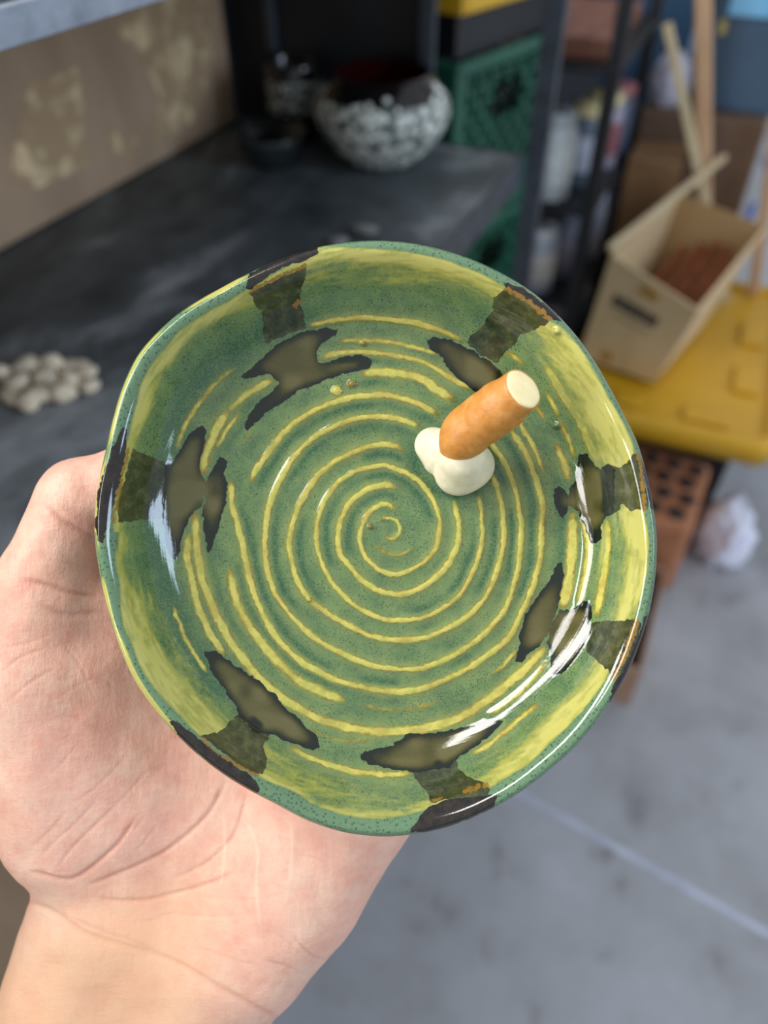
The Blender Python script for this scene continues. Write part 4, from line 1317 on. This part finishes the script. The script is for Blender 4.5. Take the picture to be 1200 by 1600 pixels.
# web between thumb and index
F = smin(F, rc(H(150, 1010, -24), H(235, 960, -28), 9, 9), 9)
F = smin(F, rc(H(105, 935, -15), H(210, 950, -22), 12.5, 12), 6)
# fingers under the dish
tips = [((308, 715, -19), (352, 610, -15), (390, 545, -11)), ((420, 670, -20), (455, 545, -16), (480, 480, -11)),
        ((545, 665, -19), (580, 545, -15), (604, 480, -11)), ((648, 720, -18), (688, 625, -14), (716, 565, -10))]
rad = [(10.6, 9.6, 8.6, 7.2), (11.0, 9.8, 8.8, 7.4), (10.4, 9.2, 8.4, 7.0), (9.2, 8.2, 7.4, 6.2)]
for kn, tp, r in zip(KN, tips, rad):
    a, b, c = (H(*q) for q in tp)
    fg = rc(kn, a, r[0], r[1])
    fg = smin(fg, rc(a, b, r[1], r[2]), 2)
    fg = smin(fg, rc(b, c, r[2], r[3]), 2)
    F = smin(F, fg, 4)
del P_, TH, fg
# flesh gives way where the dish rests on it
prof_o = np.array([p for p in PROF_OUT if p[0] >= 0.66][::-1])
rg = np.hypot(GX, GY)
tg = np.arctan2(GY, GX)
Rg = np.interp(tg, th, Rth).astype(np.float32)
q_ = rg / Rg
under = np.interp(q_, np.r_[0, prof_o[:, 0], 1.0], np.r_[-5.8, prof_o[:, 1], 16.6]).astype(np.float32)
gap = np.where(q_ < 1.0, (GZ - under) * 0.75 + 0.5, np.maximum((1 - q_) * Rg + 0.5, -30)).astype(np.float32)
gap = np.where((q_ >= 1.0) | (GZ > 12), np.minimum((1.0 - q_) * Rg * 0.8 + 0.4, (GZ - under) * .75 + .5), gap)
F = -smin(-F, -gap, 2.0)
del rg, tg, Rg, q_, under, gap
Vh, Qh = surface_net(F, (gx[0], gy[0], gz[0]), h)
del F, GX, GY, GZ

def adj_smooth(V, Q, it, lam=0.5):
    n = len(V)
    e = np.concatenate([Q[:, [0, 1]], Q[:, [1, 2]], Q[:, [2, 3]], Q[:, [3, 0]]])
    deg = np.bincount(e[:, 0], minlength=n) + np.bincount(e[:, 1], minlength=n)
    for _ in range(it):
        acc = np.zeros_like(V)
        for k in range(3):
            acc[:, k] = np.bincount(e[:, 0], V[e[:, 1], k], n) + np.bincount(e[:, 1], V[e[:, 0], k], n)
        V = V + lam * (acc / deg[:, None] - V)
    return V
Vh = adj_smooth(Vh, Qh, 4)
# one level of subdivision (new vertices: edge mid-points and face centres), then smooth again
def subdivide(V, Q):
    e = np.concatenate([Q[:, [0, 1]], Q[:, [1, 2]], Q[:, [2, 3]], Q[:, [3, 0]]])
    es = np.sort(e, 1)
    key = es[:, 0].astype(np.int64) * len(V) + es[:, 1]
    uq, inv = np.unique(key, return_inverse=True)
    em = 0.5 * (V[uq // len(V)] + V[uq % len(V)])
    fc = V[Q].mean(1)
    nv, ne, nq = len(V), len(uq), len(Q)
    E = inv.reshape(4, nq).T + nv
    C = np.arange(nq) + nv + ne
    out = [np.stack([Q[:, k], E[:, k], C, E[:, (k + 3) % 4]], 1) for k in range(4)]
    return np.concatenate([V, em, fc]), np.concatenate(out)
Vh, Qh = subdivide(Vh, Qh)
Vh = adj_smooth(Vh, Qh, 2)

# creases of palm, wrist and thumb, drawn in the same top-view units
CREASE = [
    ([(352,1222),(347,1232),(326,1270),(292,1304),(254,1332),(213,1352),(172,1370),(137,1383)], 3.4, .9),
    ([(384,1240),(381,1256),(364,1304),(330,1342),(302,1359),(270,1372)], 2.8, .6),
    ([(365,1362),(344,1373),(296,1390),(241,1404),(192,1407),(155,1404)], 3.2, .9),
    ([(213,1277),(186,1315),(151,1349),(120,1370),(96,1373),(45,1363)], 3.4, .95),
    ([(185,1250),(175,1263),(137,1301),(113,1325),(89,1356)], 2.4, .45),
    ([(150,1250),(120,1285),(82,1318),(60,1345)], 2.2, .35), ([(110,1260),(85,1290),(55,1320),(40,1335)], 2.2, .3),
    ([(230,1270),(215,1290),(200,1310)], 2.2, .35), ([(245,1290),(225,1315),(205,1340)], 2.0, .3),
    ([(34,1407),(86,1425),(137,1459),(192,1476),(247,1493),(292,1514),(344,1545),(392,1569),(430,1590)], 4.6, .75),
    ([(110,1432),(165,1458),(213,1473),(261,1500),(309,1524)], 3.0, .5),
    ([(195,1440),(235,1438),(270,1428),(320,1432),(385,1430)], 2.4, .35), ([(300,1480),(350,1495),(400,1512)], 2.4, .3),
    ([(493,1437),(503,1445),(513,1457)], 2.6, .8), ([(457,1463),(487,1493),(503,1499)], 2.6, .7), ([(410,1500),(440,1508),(473,1520)], 2.4, .55),
    ([(467,1333),(506,1347),(517,1367)], 2.2, .35), ([(555,1340),(575,1360),(580,1375)], 2.2, .4), ([(400,1455),(440,1465),(480,1500)], 2.0, .25),
    ([(70,790),(82,800),(107,820),(150,840)], 5.0, 1.0), ([(95,830),(125,838),(150,850)], 2.4, .3), ([(60,868),(100,880),(150,886)], 2.4, .25),
    ([(35,908),(60,911),(82,917),(112,926),(158,932)], 4.4, 1.0), ([(60,942),(87,955),(112,960),(165,957)], 5.0, .65),
    ([(0,1052),(32,1027),(75,1012)], 2.2, .4), ([(10,1097),(50,1065),(85,1045)], 2.2, .4), ([(0,1012),(40,1006),(78,992)], 2.2, .3),
    ([(90,1090),(150,1060),(190,1085)], 2.0, .25), ([(60,1135),(110,1120),(170,1150)], 2.0, .25), ([(95,1000),(125,1040),(150,1100)], 1.8, .22),
    ([(120,1165),(90,1200),(70,1215)], 2.0, .25), ([(200,1180),(150,1230),(110,1255)], 2.0, .28), ([(235,1200),(190,1250),(150,1290)], 2.0, .3),
    ([(420,1380),(460,1392),(500,1385)], 2.0, .2), ([(300,1400),(380,1405),(450,1395)], 2.0, .2),
]
PALE = [([(350,1262),(350,1337),(343,1390)], 2.0, .7), ([(378,1280),(393,1300),(403,1337),(400,1383),(407,1450)], 2.2, .7), ([(455,1283),(457,1333),(452,1390)], 2.2, .8),
        ([(517,1337),(517,1417)], 2.0, .4), ([(366,1320),(358,1345)], 2.0, .7), ([(430,1290),(436,1330)], 1.6, .4), ([(350,1437),(300,1432)], 2, .4)]
HU0, HV0, HNU, HNV = -60, 690, 760, 960
def hmap(strokes):
    global U0, V0, NU, NV
    sv = (U0, V0, NU, NV)
    U0, V0, NU, NV = HU0, HV0, HNU, HNV
    Mp = np.zeros((NV, NU))
    for p, wd, st in strokes:
        stroke(Mp, p, wd, st, 0.9, (25, 25))
    U0, V0, NU, NV = sv
    return Mp
cre, pal = hmap(CREASE), hmap(PALE)
hu = 600 + (Vh[:, 0] - XC) * FC / (ZC - Vh[:, 2]) - HU0
hv = 800 - (Vh[:, 1] - YC) * FC / (ZC - Vh[:, 2]) - HV0
def hs(Mp):
    ok = (hu > 0) & (hu < HNU - 2) & (hv > 0) & (hv < HNV - 2)
    a, b = np.clip(hu, 0, HNU - 2), np.clip(hv, 0, HNV - 2)
    i, j = a.astype(int), b.astype(int)
    fa, fb = a - i, b - j
    r = Mp[j, i] * (1 - fa) * (1 - fb) + Mp[j, i + 1] * fa * (1 - fb) + Mp[j + 1, i] * (1 - fa) * fb + Mp[j + 1, i + 1] * fa * fb
    return np.where(ok, r, 0)
# normals facing the palm side
def vnormals(V, Q):
    nf = np.cross(V[Q[:, 2]] - V[Q[:, 0]], V[Q[:, 3]] - V[Q[:, 1]])
    N = np.zeros_like(V)
    for k in range(4):
        for c in range(3):
            N[:, c] += np.bincount(Q[:, k], nf[:, c], len(V))
    return N / (np.linalg.norm(N, axis=1)[:, None] + 1e-12)
Nh = vnormals(Vh, Qh)
front = smooth01(Nh[:, 2], 0.0, 0.35)
c_, p_ = hs(cre) * front, hs(pal) * front
lump = (vnoise(hu + 500, hv + 500, 55, 71) - .5) * 1.0 + (vnoise(hu + 500, hv + 500, 24, 72) - .5) * 0.45
Vh = Vh + Nh * ((-0.62 * c_ + 0.12 * p_ + lump * front * 0.7)[:, None])

s = NT('skin')
v0 = s.coord((1000, 1000, 1000))
b1 = s.noise(v0, 0.045, 4, 0.6)
b2 = s.noise(v0, 0.22, 5, 0.65)
base = s.ramp(b1, [(0.32, lin((224, 188, 166))), (0.5, lin((225, 178, 156))), (0.68, lin((221, 164, 144)))])
base = s.mix(s.math('MULTIPLY', s.ramp(b2, [(0.42, 0.0), (0.68, 1.0)]), 0.35), base, lin((208, 130, 112)))
base = s.mix(s.math('MULTIPLY', s.ramp(s.noise(v0, 0.12, 5, 0.7), [(0.5, 0.0), (0.72, 1.0)]), 0.35), base, lin((236, 200, 176)))
base = s.mix(s.math('MULTIPLY', s.attr('crease'), 0.40), base, lin((176, 100, 76)))
base = s.mix(s.math('MULTIPLY', s.attr('pale'), 0.6), base, lin((244, 208, 180)))
base = s.mix(s.math('MULTIPLY', s.attr('wrist'), 0.6), base, lin((234, 186, 142)))  # warm sunlight on the wrist, painted into the skin colour
s.base(base)
s.rough(0.46)
s.p.inputs['Subsurface Weight'].default_value = 0.18
s.p.inputs['Subsurface Radius'].default_value = (1.0, 0.35, 0.2)
s.p.inputs['Subsurface Scale'].default_value = 0.004
s.p.inputs['Specular IOR Level'].default_value = 0.35
v1 = s.coord((1000, 300, 600), (0, 0, math.radians(-48)))
v2 = s.coord((320, 1000, 600), (0, 0, math.radians(-30)))
ridge = s.math('ADD', s.math('MULTIPLY', s.noise(v1, 0.75, 4, 0.6), 1.0), s.math('MULTIPLY', s.noise(v2, 0.9, 4, 0.6), 0.8))
ridge = s.math('ADD', ridge, s.math('MULTIPLY', s.voro(v0, 1.6, 'DISTANCE_TO_EDGE'), 0.35))
s.bump(ridge, 0.5, 0.0005)
hand = np_mesh('person', Vh * MM, Qh, s.m)
hand.matrix_world = DISH
tag(hand, 'bare left hand and wrist cupped under the green dish, thumb at its left rim', 'person')
set_attr(hand.data, 'crease', c_)
set_attr(hand.data, 'pale', p_)
set_attr(hand.data, 'wrist', smooth01(hv + HV0 + 0.35 * (hu + HU0), 1380, 1560) * (1 - smooth01(hu + HU0, 200, 420)))  # mask of the painted sunlight, strongest at the lower left
